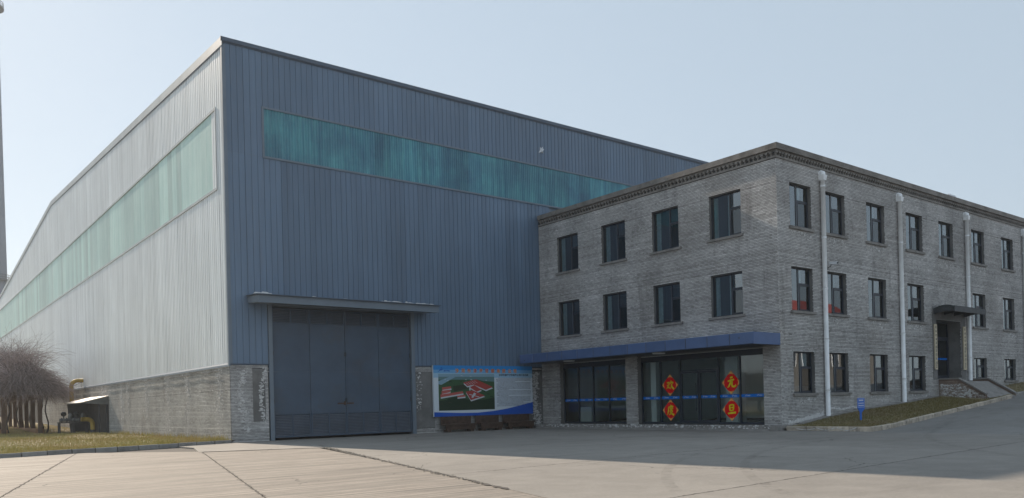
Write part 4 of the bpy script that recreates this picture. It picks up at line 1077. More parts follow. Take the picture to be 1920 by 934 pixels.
mb = MB(); mb.box(X0, X1, BY - 1.26, BY - 1.205, 6.40, 6.72); mb.build('gutter', M['steel_dark'], ec)
# landing and ramp
sx0, sx1 = 50.15, 54.75
mb = MB()
def cheek(xa, xb):
    return [(xa, BY - 0.02, 1.0), (xa, 19.85, 1.0), (xa, 19.85, 1.45), (xa, 21.32, 2.40), (xa, BY - 0.02, 2.40)], (xb - xa, 0, 0)
P, o = cheek(sx0 + 0.14, sx0 + 0.40); mb.prism(P, o); P, o = cheek(sx1 - 0.26, sx1); mb.prism(P, o)
stp = mb.build('entrance_ramp', M['brick_red'], bb)
rr = brick_rects(19.85, BY - 0.03, 1.02, 2.36, [])
rr = [q for q in rr if q[3] < 1.42 + max(0, min(1, (q[0] - 19.85) / 1.47)) * 0.93]
add_mesh('brickwork', brick_mesh('brickwork', rr, lambda s, d, z: (sx0 + 0.13 + d, s, z), M['brick_red'], lambda s, z: 1.0 if z < 2.1 else 0.25), stp, kind='stuff')
def sp9(): return (random.uniform(20.0, 22.3), random.uniform(1.3, 2.1))
add_mesh('lime_crust', crust(sp9, lambda s, d, z: (sx0 + 0.13 + d, s, min(z, 1.3 + (s - 19.85) * 0.6)), stp, 420), stp, kind='stuff')
mb = MB()
mb.prism([(sx0 + .41, BY - 0.02, 1.0), (sx0 + .41, 19.75, 1.0), (sx0 + .41, 19.75, 1.28), (sx0 + .41, 21.32, 2.28), (sx0 + .41, BY - 0.02, 2.30)], (sx1 - sx0 - 0.68, 0, 0)); mb.build('ramp_slab', M['sill'], stp)
for xa in (sx0 + 0.08, sx1 - 0.30):
    mb = MB(); mb.prism([(xa, BY - 0.02, 2.402), (xa, 21.30, 2.402), (xa, 19.80, 1.452), (xa, 19.80, 1.53), (xa, 21.30, 2.48), (xa, BY - 0.02, 2.48)], (0.36, 0, 0)); mb.build('ramp_coping', M['sill'], stp)

# ================================================================== THINGS
# text helper: any string becomes a flat mesh, in local x (right) and z (up)
def text_mesh(txt, size, bold=0.0):
    cu = bpy.data.curves.new('t', 'FONT'); cu.body = txt; cu.size = size; cu.offset = bold; cu.fill_mode = 'FRONT'; cu.resolution_u = 3
    o = bpy.data.objects.new('t', cu); COL.objects.link(o)
    dg = bpy.context.evaluated_depsgraph_get(); me = o.evaluated_get(dg).to_mesh()
    V = [tuple(v.co) for v in me.vertices]; F = [tuple(p.vertices) for p in me.polygons]
    bpy.data.objects.remove(o); bpy.data.curves.remove(cu); return V, F
def add_text(mb, txt, size, to3, x, z, mi, bold=0.0, width=None, shade=None):
    V, F = text_mesh(txt, size, bold)
    if not V: return
    x0 = min(v[0] for v in V); x1 = max(v[0] for v in V); k = 1.0 if width is None else width / (x1 - x0)
    for f in F: mb.face([to3(x + (V[i][0] - x0) * k, z + V[i][1]) for i in f], mi)
# red diamonds with brush-written characters
STROKES = {
 '欢': [[(-.33, .20, .05), (-.18, .22, .06), (-.06, .24, .05), (-.12, .05, .05), (-.24, -.16, .05), (-.38, -.30, .02)], [(-.32, .02, .04), (-.20, -.10, .06), (-.06, -.26, .06)],
        [(.14, .40, .03), (.10, .26, .06), (.02, .10, .03)], [(.10, .22, .05), (.24, .24, .06), (.34, .22, .05), (.28, .10, .03)], [(.20, .12, .05), (.16, -.08, .06), (.04, -.32, .02)], [(.18, -.02, .04), (.26, -.18, .07), (.44, -.36, .08)]],
 '度': [[(.02, .44, .05), (.08, .34, .07)], [(-.24, .24, .04), (.06, .30, .06), (.30, .32, .06)], [(-.22, .24, .05), (-.22, 0, .06), (-.28, -.24, .05), (-.38, -.42, .02)],
        [(-.10, .14, .04), (.12, .17, .05), (.28, .17, .05)], [(.0, .25, .03), (.0, .02, .05)], [(.16, .26, .03), (.15, .03, .05)], [(.0, .03, .05), (.15, .04, .05)],
        [(-.10, -.08, .04), (.10, -.05, .05), (.22, -.06, .05), (.10, -.22, .05), (-.16, -.42, .03)], [(-.06, -.14, .04), (.10, -.28, .07), (.38, -.42, .08)]],
 '元': [[(-.08, .36, .06), (.06, .42, .07), (.18, .42, .05)], [(-.30, .10, .05), (-.02, .18, .07), (.30, .24, .06)], [(-.02, .16, .06), (-.08, -.08, .07), (-.20, -.28, .06), (-.34, -.40, .02)],
        [(.12, .18, .06), (.08, -.10, .07), (.12, -.30, .07), (.30, -.33, .07), (.44, -.26, .06), (.42, -.14, .02)]],
 '旦': [[(-.18, .34, .06), (-.17, .12, .07), (-.14, -.12, .06)], [(-.16, .34, .05), (.06, .38, .06), (.20, .36, .06), (.18, .12, .07), (.12, -.10, .06)], [(-.14, .14, .04), (.14, .17, .05)], [(-.12, -.10, .05), (.12, -.07, .05)],
        [(-.36, -.32, .06), (-.05, -.28, .07), (.40, -.24, .08)]],
}
def brush(mb, pts, to3, mi, sc_=1.0):
    P = []
    for k in range(len(pts) - 1):
        for t in (0, .33, .66): P.append(tuple(pts[k][j] + (pts[k + 1][j] - pts[k][j]) * t for j in range(3)))
    P.append(pts[-1])
    L = []
    for k in range(len(P)):
        a, b = P[max(0, k - 1)], P[min(len(P) - 1, k + 1)]; d = Vector((b[0] - a[0], b[1] - a[1])).normalized(); nn = Vector((-d.y, d.x)) * P[k][2] * 1.0
        L.append((to3((P[k][0] + nn.x) * sc_, (P[k][1] + nn.y) * sc_), to3((P[k][0] - nn.x) * sc_, (P[k][1] - nn.y) * sc_)))
    for (a, b), (c, d) in zip(L, L[1:]): mb.face([a, b, d, c], mi)
def diamond(ch, y, z, hw, hh, label):
    x = gx - 0.03; mb = MB()
    mb.prism([(x, y, z - hh), (x, y - hw, z), (x, y, z + hh), (x, y + hw, z)], (0.012, 0, 0), 0)
    t3 = lambda s, q: (x - 0.004, y - s, z + q)
    q = 0.32
    for sx, sz in ((0, 1), (0, -1), (1, 0), (-1, 0)):   # gold corners, inner edge curved
        tip = (sx * hw * .985, sz * hh * .985); tx, tz = -sz, sx
        if sx == 0: e1 = (hw * q, sz * hh * (1 - q)); e2 = (-hw * q, sz * hh * (1 - q)); m = (0, sz * hh * (1 - q * 0.75))
        else: e1 = (sx * hw * (1 - q), hh * q); e2 = (sx * hw * (1 - q), -hh * q); m = (sx * hw * (1 - q * 0.75), 0)
        mb.face([t3(*tip), t3(*e1), t3(*m)], 1); mb.face([t3(*tip), t3(*m), t3(*e2)], 1)
    for st in STROKES[ch]: brush(mb, st, lambda s, v: (x - 0.006, y - s, z + v), 2, hw * 1.12)
    mb.build('poster', [M['red'], M['gold'], M['yellow']], loc=(x, y, z - hh), label=label, cat='poster', group='red New Year diamonds on the shop glass')
diamond('欢', 29.63, 2.40, 0.58, 0.60, 'red diamond reading 欢 on the left pane above the blue strip')
diamond('度', 29.63, 1.02, 0.58, 0.60, 'red diamond reading 度 on the left pane below the blue strip')
diamond('元', 25.57, 2.40, 0.58, 0.61, 'red diamond reading 元 right of the glass doors above the blue strip')
diamond('旦', 25.57, 1.02, 0.58, 0.60, 'red diamond reading 旦 right of the glass doors below the blue strip')

# notice board
bx0, bx1, bz0, bz1, by_ = 25.42, 32.92, 0.93, 3.96, WY - 0.28
nb = empty('notice_board', (29, by_, 0.1), 'big printed board with an aerial factory picture and Chinese text beside the gate', 'notice board')
mb = MB(); mb.box(bx0, bx1, by_, by_ + 0.14, bz0, bz1); mb.build('board', M['board_white'], nb)
BWd, BHt = bx1 - bx0, bz1 - bz0
def b3(u, v, d=0.004): return (bx0 + u * BWd, by_ - d, bz0 + (1 - v) * BHt)
mprint = {k: flat('print_' + k, c, 0.4) for k, c in dict(sky1=(0.03, 0.27, 0.66), sky2=(0.17, 0.42, 0.70), sky3=(0.36, 0.57, 0.74), wave=(0.012, 0.10, 0.50), green=(0.045, 0.11, 0.05), dgreen=(0.020, 0.045, 0.026), haze=(0.25, 0.40, 0.50), mist=(0.13, 0.24, 0.25),
    roof=(0.42, 0.065, 0.055), roof2=(0.52, 0.12, 0.10), wallp=(0.60, 0.64, 0.68), yardp=(0.035, 0.05, 0.03), red=(0.62, 0.05, 0.02), gold=(0.85, 0.55, 0.12), ink=(0.03, 0.04, 0.08), grey=(0.22, 0.27, 0.36)).items()}
def poly(mb, pts, mi, d): mb.face([b3(u, v, d) for u, v in pts], mi)
pm = ['sky1', 'sky2', 'sky3', 'wave', 'green', 'dgreen', 'haze', 'mist', 'roof', 'roof2', 'wallp', 'yardp', 'red', 'gold', 'ink', 'grey']; pi = {k: i for i, k in enumerate(pm)}; pmats = [mprint[k] for k in pm]
mb = MB()
for k, (n_, v0, v1) in enumerate((('sky1', 0.0, 0.085), ('sky2', 0.085, 0.15), ('sky3', 0.15, 0.24))): poly(mb, [(0.0, v1), (1, v1), (1, v0), (0, v0)], pi[n_], 0.003)
P = [(0.0, 0.91), (0.12, 0.925), (0.26, 0.94), (0.42, 0.945), (0.58, 0.92), (0.72, 0.88), (0.86, 0.82), (1.0, 0.755)]
poly(mb, P[::-1] + [(0, 1.0), (1, 1.0)], pi['wave'], 0.004)
mb.build('printed_ground', pmats, nb)
mb = MB(); U0, U1, V0, V1 = 0.045, 0.592, 0.165, 0.885
pp = lambda u, v: (U0 + (U1 - U0) * u, V0 + (V1 - V0) * v)
def pic(pts, n_, d): poly(mb, [pp(*q) for q in pts], pi[n_], d)
for v0, v1, n_ in ((0, .08, 'haze'), (.08, .16, 'mist'), (.16, .72, 'green'), (.72, 1, 'dgreen')): pic([(0, v1), (1, v1), (1, v0), (0, v0)], n_, 0.005)
pic([(0, .2), (.22, .06), (.3, .08), (.05, .3), (0, .28)], 'haze', 0.006); pic([(.6, .12), (1, .1), (1, .22), (.8, .2)], 'mist', 0.006)
pic([(.24, .34), (.48, .28), (.54, .40), (.27, .48)], 'yardp', 0.006)
pic([(.0, .75), (.3, .62), (.5, .70), (.7, .76), (1, .66), (1, .75)], 'dgreen', 0.006)
for k in range(34):
    u, v = random.uniform(0, .95), random.uniform(.2, .95); a = random.uniform(.02, .09); pic([(u, v), (min(1, u + a), v + .01), (min(1, u + a * .8), v - .02), (u + a * .2, v - .025)], random.choice(('yardp', 'dgreen', 'green', 'mist' if v < .35 else 'yardp')), 0.0065)
for k in range(16): u, v = random.uniform(0, .9), random.uniform(.02, .2); pic([(u, v + .012), (u + .03, v + .012), (u + .03, v), (u, v)], random.choice(('haze', 'wallp', 'mist')), 0.0066)
def roof_block(pts, n_='roof'):
    sh = [(u + .004, v + .035) for u, v in pts]; pic(sh, 'wallp', 0.007); pic(pts, n_, 0.008)
roof_block([(.43, .24), (.66, .15), (.97, .37), (.84, .45), (.62, .30), (.50, .34)]); roof_block([(.54, .37), (.63, .31), (.76, .44), (.67, .50)], 'roof')
roof_block([(.06, .37), (.21, .34), (.22, .40), (.06, .44)], 'roof2'); roof_block([(.05, .46), (.20, .43), (.20, .50), (.05, .55)], 'roof2'); roof_block([(.03, .56), (.42, .48), (.43, .54), (.03, .64)], 'roof2')
roof_block([(.32, .60), (.46, .58), (.46, .63), (.32, .65)], 'roof2'); roof_block([(.47, .49), (.60, .46), (.82, .61), (.56, .73)], 'roof'); 
for k in range(6): pic([(.445 + k * .036, .265 - k * .015), (.45 + k * .036, .262 - k * .015), (.49 + k * .04, .315 - k * .012), (.484 + k * .04, .318 - k * .012)], 'wallp', 0.009)
pic([(.54, .56), (.72, .64), (.70, .65), (.53, .575)], 'wallp', 0.009); pic([(.62, .52), (.66, .55), (.60, .67), (.57, .65)], 'wallp', 0.009)
pic([(.535, .37), (.56, .37), (.56, .46), (.535, .46)], 'wallp', 0.010)
mb.build('printed_picture', pmats, nb)
mb = MB()
T3 = lambda d: (lambda x, z: (x, by_ - d, z))
title = '沙河市津海特钢有限公司'
for k, ch in enumerate(title):
    u = 0.205 + k * 0.0592
    add_text(mb, ch, 0.26, T3(0.006), bx0 + u * BWd, bz0 + (1 - 0.135) * BHt, pi['gold'], 0.012); add_text(mb, ch, 0.26, T3(0.009), bx0 + u * BWd + .004, bz0 + (1 - 0.135) * BHt, pi['red'], 0.002)
add_text(mb, '沙河市津海特钢有限公司项目介绍', 0.15, T3(0.007), bx0 + 0.64 * BWd, bz0 + (1 - 0.205) * BHt, pi['ink'], 0.005, 0.315 * BWd)
add_text(mb, '津海特钢', 0.10, T3(0.007), bx0 + 0.095 * BWd, bz0 + (1 - 0.12) * BHt, pi['wave'], 0.003, 0.06 * BWd)
for s_ in ([(0.045, .125, .25), (.062, .09, .6), (.085, .085, .5)], [(.066, .055, .3), (.08, .05, .5), (.086, .07, .4), (.074, .09, .2)]):
    Q = [b3(u, v, 0.007) for u, v, _ in s_]; W = [q[2] * 0.06 for q in s_]
    for (a, wa), (b, wb) in zip(zip(Q, W), zip(Q[1:], W[1:])): mb.face([(a[0], a[1], a[2] - wa), (b[0], b[1], b[2] - wb), (b[0], b[1], b[2] + wb), (a[0], a[1], a[2] + wa)], pi['wave'])
for row in range(25):        # rows of print too small to read
    v = 0.245 + row * 0.0238; u = 0.615 + (0.018 if row in (0, 4, 11, 16, 22) else 0)
    end = 0.975 if row not in (3, 10, 15, 21) else random.uniform(0.7, 0.9)
    if v > 0.775: end = min(end, 0.965 - (v - 0.775) * 2.6)
    while u < end:
        wd = random.uniform(0.004, 0.0085); mb.face([b3(u, v + .011, .006), b3(u + wd, v + .011, .006), b3(u + wd, v, .006), b3(u, v, .006)], pi['grey'] if random.random() < .8 else pi['ink']); u += wd + 0.0022
mb.build('printed_text', pmats, nb)
mb = MB(); mb.box(25.6, 25.72, by_ + .141, WY - .07, 1.2, 3.6); mb.box(32.4, 32.52, by_ + .141, WY - .07, 1.2, 3.6); mb.build('bracket', M['steel_dark'], nb)
# rusty low benches below the board with dead stalks behind
for k, (a, b) in enumerate(((25.85, 28.05), (28.35, 30.15), (30.45, 32.6))):
    t = empty('bench', ((a + b) / 2, WY - 0.6, 0), ('long rusty brown low bench under the picture half of the board', 'short rusty brown low bench in the middle under the board', 'rusty brown low bench below the text end of the board')[k], 'bench', 'rusty benches under the notice board')
    mb = MB(); mb.box(a, b, WY - 0.85, WY - 0.35, 0.40, 0.48); mb.build('seat', M['rust'], t)
    mb = MB(); mb.box(a + 0.05, b - 0.05, WY - 0.80, WY - 0.74, 0.14, 0.395); mb.build('apron', M['rust'], t)
    for x in (a + 0.15, b - 0.4): mb = MB(); mb.box(x, x + 0.25, WY - 0.78, WY - 0.38, 0, 0.14); mb.build('leg', M['rust'], t)
    mb = MB(); mb.box(a + 0.02, b - 0.02, WY - 0.30, WY - 0.25, 0.45, 0.92); mb.build('back_panel', M['rust'], t)

# blue lawn sign
sgx, sgy = 37.0, 20.15; sz0 = rz(sgx, sgy)
s = empty('lawn_sign', (sgx, sgy, sz0), 'small blue sign on a stake in the grass with white lettering', 'sign')
mb = MB(); mb.prism([(sgx - .07, sgy, sz0 - .1), (sgx + .05, sgy, sz0 - .1), (sgx + .07, sgy, sz0 + .36), (sgx + .36, sgy, sz0 + .56), (sgx + .34, sgy, sz0 + .62), (sgx - .32, sgy, sz0 + .62), (sgx - .08, sgy, sz0 + .38)], (0, .03, 0)); mb.build('stake', M['sign_blue'], s)
c = 0.04; x0, x1, z0, z1 = sgx - .33, sgx + .33, sz0 + .58, sz0 + 1.07
mb = MB(); mb.prism([(x0 + c, sgy - .012, z0), (x1 - c, sgy - .012, z0), (x1, sgy - .012, z0 + c), (x1, sgy - .012, z1 - c), (x1 - c, sgy - .012, z1), (x0 + c, sgy - .012, z1), (x0, sgy - .012, z1 - c), (x0, sgy - .012, z0 + c)], (0, .011, 0)); mb.build('plate', M['sign_blue'], s)
mb = MB(); yy = sgy - .015
for q in ((x0 + .04, x1 - .04, z0 + .04, z0 + .052), (x0 + .04, x1 - .04, z1 - .052, z1 - .04), (x0 + .04, x0 + .052, z0 + .052, z1 - .052), (x1 - .052, x1 - .04, z0 + .052, z1 - .052)): mb.face([(q[0], yy, q[2]), (q[1], yy, q[2]), (q[1], yy, q[3]), (q[0], yy, q[3])])
for k in range(4): mb.face([(sgx - .19 + k * .1, yy, z1 - .15), (sgx - .12 + k * .1, yy, z1 - .15), (sgx - .12 + k * .1, yy, z1 - .085), (sgx - .19 + k * .1, yy, z1 - .085)])
for r_ in (0.23, 0.34):
    for k in range(9): mb.face([(sgx - .235 + k * .053, yy, z1 - r_ - .045), (sgx - .195 + k * .053, yy, z1 - r_ - .045), (sgx - .195 + k * .053, yy, z1 - r_), (sgx - .235 + k * .053, yy, z1 - r_)])
mb.build('lettering', M['white'], s, kind='stuff')
# entrance plaques
for k, (a, b) in enumerate(((49.72, 50.03), (53.62, 54.02))):
    t = empty('wall_plaque', ((a + b) / 2, BY, 3.0), ('tall cream name board left of the entrance doors', 'tall cream name board right of the entrance doors beside the drainpipe')[k], 'name board', 'cream name boards flanking the entrance')
    mb = MB(); mb.box(a, b, BY - 0.10, BY - 0.04, 3.02, 5.74); mb.build('board', M['plaque'], t)
    mb = MB(); nch = 11
    for j in range(nch):
        z = 5.55 - j * 0.235; m_ = (a + b) / 2; r_ = 0.06 if j < 5 else 0.085
        for q in range(5):
            if random.random() < .5: mb.face([(m_ - r_, BY - .103, z - r_ + q * r_ * .5), (m_ + r_, BY - .103, z - r_ + q * r_ * .5), (m_ + r_, BY - .103, z - r_ + q * r_ * .5 + .022), (m_ - r_, BY - .103, z - r_ + q * r_ * .5 + .022)])
            else: mb.face([(m_ - r_ + q * r_ * .5, BY - .103, z - r_), (m_ - r_ + q * r_ * .5 + .022, BY - .103, z - r_), (m_ - r_ + q * r_ * .5 + .022, BY - .103, z + r_), (m_ - r_ + q * r_ * .5, BY - .103, z + r_)])
    mb.build('lettering', M['ink'], t, kind='stuff')
# security camera
t = empty('security_camera', (38.18, BY, 8.3), 'small white security camera on the brick wall beside the first drainpipe', 'security camera')
mb = MB(); mb.box(38.13, 38.20, BY - .06, BY - .017, 8.05, 8.2); mb.tube([(38.16, BY - .05, 8.12), (38.18, BY - .22, 8.2), (38.18, BY - .25, 8.28)], 0.025, 8); mb.build('bracket', M['steel_mid'], t)
mb = MB(); mb.hexa([(38.05, BY - .62, 8.24), (38.19, BY - .60, 8.24), (38.27, BY - .14, 8.30), (38.13, BY - .16, 8.30), (38.05, BY - .62, 8.38), (38.19, BY - .60, 8.38), (38.27, BY - .14, 8.42), (38.13, BY - .16, 8.42)]); mb.build('housing', M['white'], t)
mb = MB(); mb.tube([(38.11, BY - .66, 8.30), (38.12, BY - .60, 8.305)], 0.045, 10); mb.build('lens', M['frame'], t)
# roof box
t = empty('roof_vent', (53.4, BY + .5, 13.3), 'small pale box vent standing on the brick building roof edge', 'vent')
mb = MB(); mb.box(52.6, 53.9, BY + .35, BY + .9, 13.3, 14.0); mb.build('body', M['steel_mid'], t)
mb = MB(); mb.box(53.0, 53.95, BY + .3, BY + .95, 14.001, 14.10); mb.build('cap', M['white'], t)

# shop contents
mb = MB(); mb.box(35.2, 35.9, 36.95, 38.1, 0.27, 1.22); mb.box(35.15, 35.95, 36.9, 38.15, 1.221, 1.27); mb.build('display_stand', M['white_box'], loc=(35.5, 37.5, .27), label='white display plinth standing behind the far left shop pane', cat='plinth')
mb = MB(); mb.box(34.8, 35.05, 31.15, 31.55, 0.27, 4.04); mb.build('shop_column', M['white_box'], bb)
mb = MB(); mb.box(36.2, 36.9, 26.6, 27.4, 0.27, 4.04); mb.build('shop_column', M['white_box'], bb)
t = empty('wall_picture', (BX + 7.55, 35, 2), 'large framed grey picture hanging on the back wall of the left showroom', 'picture')
mb = MB(); mb.box(BX + 7.50, BX + 7.59, 33.6, 38.6, 1.55, 3.3); mb.build('frame', M['frame'], t)
mb = MB(); mb.box(BX + 7.48, BX + 7.499, 33.7, 38.5, 1.62, 3.23); mb.build('picture', M['steel_mid'], t)
t = empty('counter', (39.5, 24.5, .27), 'low pale reception counter inside the right showroom', 'counter')
mb = MB(); mb.box(38.6, 39.2, 23.4, 26.2, 0.27, 1.25); mb.build('body', M['white_box'], t); mb = MB(); mb.box(38.5, 39.3, 23.3, 26.3, 1.251, 1.30); mb.build('top', M['room'], t)
for k in range(7):
    y = 33.3 + k * 0.62; t = empty('vase', (BX + 6.6, y, 1.0), ('first', 'second', 'third', 'fourth', 'fifth', 'sixth', 'seventh')[k] + ' dark vase from the right on the showroom shelf behind the blue strip', 'vase', 'dark vases on the showroom shelf')
    mb = MB(); mb.tube([(BX + 6.6, y, 1.02), (BX + 6.6, y, 1.15), (BX + 6.6, y, 1.4), (BX + 6.6, y, 1.58), (BX + 6.6, y, 1.66)], [.09, .17, .2, .11, .07], 12); mb.build('body', M['steel_dark'], t, smooth=True)
t = empty('shelf', (BX + 6.6, 35.2, .27), 'long low grey shelf along the back of the left showroom', 'shelf')
mb = MB(); mb.box(BX + 6.3, BX + 7.0, 32.8, 37.6, 0.94, 1.0); mb.build('shelf_board', M['white_box'], t); mb = MB(); mb.box(BX + 6.4, BX + 6.9, 32.9, 37.5, .27, .939); mb.build('base', M['room'], t)

# gas shed by the gable wall
sx = 11.69
sh = empty('gas_shed', (12.6, 71, 0), 'lean to steel shed with sloping pale roof against the warehouse gable wall', 'shed')
WL = WX - 0.06
mb = MB(); mb.hexa([(sx, 67.7, 2.44), (WL, 67.7, 2.92), (WL, 75.6, 2.92), (sx, 75.6, 2.44), (sx, 67.7, 2.50), (WL, 67.7, 2.98), (WL, 75.6, 2.98), (sx, 75.6, 2.50)]); mb.build('roof', M['shed_roof'], sh)
mb = MB(); mb.prism([(sx + .02, 67.72, 2.43), (WL, 67.72, 2.28), (WL, 67.72, 2.91)], (0, .03, 0)); mb.build('gable_panel', M['steel_mid'], sh)
mb = MB(); mb.prism([(12.2, 75.4, 0.12), (WL, 75.4, 0.12), (WL, 75.4, 2.85), (12.0, 75.4, 2.5), (12.1, 75.4, 1.2)], (0, .04, 0)); mb.box(WL - .05, WL, 67.76, 75.39, .12, 2.85); mb.build('back_sheet', M['steel_dark'], sh)
for (px, py) in ((WL - .14, 67.78), (12.95, 67.78)): mb = MB(); mb.box(px - .05, px + .05, py, py + .09, 0.05, 2.3 if px < 13.2 else 2.27); mb.build('post', M['steel_dark'], sh)
gp = empty('gas_pipe', (13.0, 76.9, 0), 'yellow gas pipe rising beside the shed and bending into the gable wall', 'pipe')
py = 77.6
def arc(cx, cz, r, a0, a1, n=7): return [(cx + r * math.cos(R(a0 + (a1 - a0) * k / n)), py, cz + r * math.sin(R(a0 + (a1 - a0) * k / n))) for k in range(n + 1)]
mb = MB(); mb.tube([(12.70, py, 0.9), (12.70, py, 2.3), (12.70, py, 3.9)] + [(12.70 + .5 - .5 * math.cos(R(a)), py, 4.0 + .5 * math.sin(R(a))) for a in (0, 18, 36, 54, 72, 90)] + [(WX + .05, py, 4.5)], 0.165, 14); mb.build('riser', M['pipe'], gp, smooth=True)
for z in (1.15, 2.1): mb = MB(); mb.tube([(12.7, py, z - .04), (12.7, py, z + .04)], 0.23, 14); mb.build('flange', M['pipe'], gp)
mb = MB(); mb.tube([(12.75, py - .1, 4.0), (13.5, py - .1, 4.35)], .02, 6); mb.tube([(13.45, py - .1, 3.9), (13.45, py - .1, 4.4)], .02, 6); mb.build('strut', M['steel_mid'], gp)
g2 = empty('gas_pipe', (12.6, 69, 0), 'short yellow pipe elbow running from the valves down into the ground', 'pipe')
mb = MB(); yb = 69.6; mb.tube([(12.0, yb, 1.2), (12.35, yb, 1.2), (12.55, yb, 1.18), (12.72, yb, 1.08), (12.80, yb, .9), (12.82, yb, .05)], 0.17, 12); mb.build('elbow', M['pipe'], g2, smooth=True)
mb = MB(); mb.tube([(12.82, yb, .0), (12.82, yb, .38)], .2, 12); mb.build('sleeve', M['steel_dark'], g2)
for k, (cx, cy, lb) in enumerate(((11.3, 71.4, 'dark steel table under valves at the open end of the shed'), (12.0, 70.2, 'dark steel table under the regulator beside the yellow elbow'))):
    t = empty('steel_table', (cx, cy, 0), lb, 'table')
    mb = MB(); mb.box(cx - .62, cx + .55, cy - .4, cy + .4, .92, 1.0); mb.build('top', M['steel_dark'], t)
    for a in (-.57, .46):
        for b in (-.36, .3): mb = MB(); mb.box(cx + a, cx + a + .09, cy + b, cy + b + .08, 0.05, .919); mb.build('leg', M['steel_dark'], t)
    v = empty('valve_set', (cx, cy, 1.0), ('round grey valve wheel and pump body on the outer table', 'dark regulator with a green cap on the inner table')[k], 'valve')
    mb = MB(); mb.tube([(cx - .5, cy, 1.16), (cx + .5, cy, 1.16)], .13, 12); mb.build('pipe_body', M['steel_mid'], v)
    for a in (-.35, 0, .35): mb = MB(); mb.tube([(cx + a - .03, cy, 1.16), (cx + a + .03, cy, 1.16)], .2, 12); mb.build('flange', M['steel_dark'], v)
    mb = MB(); mb.tube([(cx - .2, cy, 1.25), (cx - .2, cy, 1.62)], .05, 8); mb.tube([(cx - .2, cy - .04, 1.6), (cx - .2, cy + .04, 1.68)], .2, 12); mb.build('hand_wheel', M['steel_dark'], v)
    mb = MB(); mb.tube([(cx + .25, cy, 1.25), (cx + .25, cy, 1.5), (cx + .25, cy, 1.7)], [.16, .17, .08], 10); mb.build('cap', M['steel_mid'], v)

# pergola with bare climbing plants
pg = empty('pergola', (8.6, 80, 0), 'long pergola of brown posts beneath a mass of bare climbers', 'pergola')
for row, x in enumerate((7.4, 9.9)):
    for k in range(7):
        y = 74.5 + k * 3.9; z = lz(x, y)
        mb = MB(); mb.box(x - .15, x + .15, y - .15, y + .15, z - .1, 2.9); mb.build('post', M['post'], pg)
    mb = MB(); mb.box(x - .1, x + .1, 73.8, 99.5, 2.901, 3.1); mb.build('beam', M['post'], pg)
    mb = MB(); mb.box(x - .28 + (.05 if row else 0), x + .28, 74.7, 98.4, .1, .5); mb.build('bench', M['bench'], pg)
for k in range(18):
    y = 74.2 + k * 1.46; mb = MB(); mb.box(6.6, 10.7, y, y + .1, 3.101, 3.24); mb.build('crossbar', M['post'], pg)
def twig_mesh(name, starts, mat, rad=0.011, seg=8):
    """starts: list of (origin, initial direction, length, droop)"""
    V, F = [], []
    for (o, d, L, droop) in starts:
        p = Vector(o); d = Vector(d).normalized(); st = L / seg; i0 = len(V)
        for k in range(seg + 1):
            r_ = rad * (1 - 0.75 * k / seg); a = d.cross(Vector((0.3, 0.2, 0.93))).normalized(); b = a.cross(d)
            for q in range(3): t = 2.094 * q; vv = p + r_ * (math.cos(t) * a + math.sin(t) * b); V.append((vv.x, vv.y, vv.z))
            p = p + d * st; d = (d + Vector((random.gauss(0, .16), random.gauss(0, .16), random.gauss(0, .12) - droop))).normalized()
        for k in range(seg):
            for q in range(3): F.append((i0 + k * 3 + q, i0 + k * 3 + (q + 1) % 3, i0 + (k + 1) * 3 + (q + 1) % 3, i0 + (k + 1) * 3 + q))
    return fast_mesh(name, V, F, mat)
def climber(yc, xc, hw, zt, n, label):
    t = empty('climbing_vine', (xc, yc, 0), label, 'climber', 'bare climbers on the pergola')
    for k in range(4):
        mb = MB(); x = xc + random.choice((-1.05, 1.45)) + random.uniform(-.1, .1); y = yc + random.uniform(-1.3, 1.3); P = []
        for j in range(8): P.append((x + .12 * math.sin(j * 1.1 + k), y + .12 * math.cos(j * .9 + k), .1 + j * .45))
        mb.tube(P, [.07 - .004 * j for j in range(8)], 6); mb.build('stem', M['bark'], t, smooth=True)
    S = []
    for k in range(n):
        th = random.uniform(0, 6.283); rr = hw * math.sqrt(random.random()); x = xc + rr * math.cos(th) * .85; y = yc + rr * math.sin(th) * .95
        hcap = 3.0 + (zt - 3.0 - 0.9) * (0.86 + 0.22 * math.sin(3 * th + yc)) * max(0.0, 1 - (rr / hw) ** 2) ** .6 * random.uniform(.25, 1.0)
        out = Vector((math.cos(th), math.sin(th), random.uniform(.1, 1.5)))
        S.append(((x, y, hcap), out, random.uniform(1.0, 2.3), random.uniform(.18, .36)))
    for k in range(int(n * .07)):          # long loose sprays that arch over the top
        th = random.uniform(0, 6.283); S.append(((xc + random.uniform(-1.2, 1.2), yc + random.uniform(-1.2, 1.2), zt - 1.4), (math.cos(th) * .8, math.sin(th) * .8, 1.5), random.uniform(2.4, 4.2), random.uniform(.16, .26)))
    me = twig_mesh('twigs', S, M['twig'], 0.015)
    o = bpy.data.objects.new('twigs', me); COL.objects.link(o); o.parent = t; o.location = -LOC[t]; o['kind'] = 'stuff'
climber(76.0, 8.9, 2.9, 6.6, 4200, 'nearest bare climber heaped over the pergola end beside the shed')
climber(81.5, 8.7, 3.0, 7.4, 3400, 'bare climber with the tallest loose sprays, second along the pergola')
climber(87.5, 8.5, 3.0, 7.0, 2000, 'bare climber farther along the pergola behind the tallest one')
climber(94.0, 8.3, 3.0, 7.2, 1300, 'bare climber at the far end of the pergola')

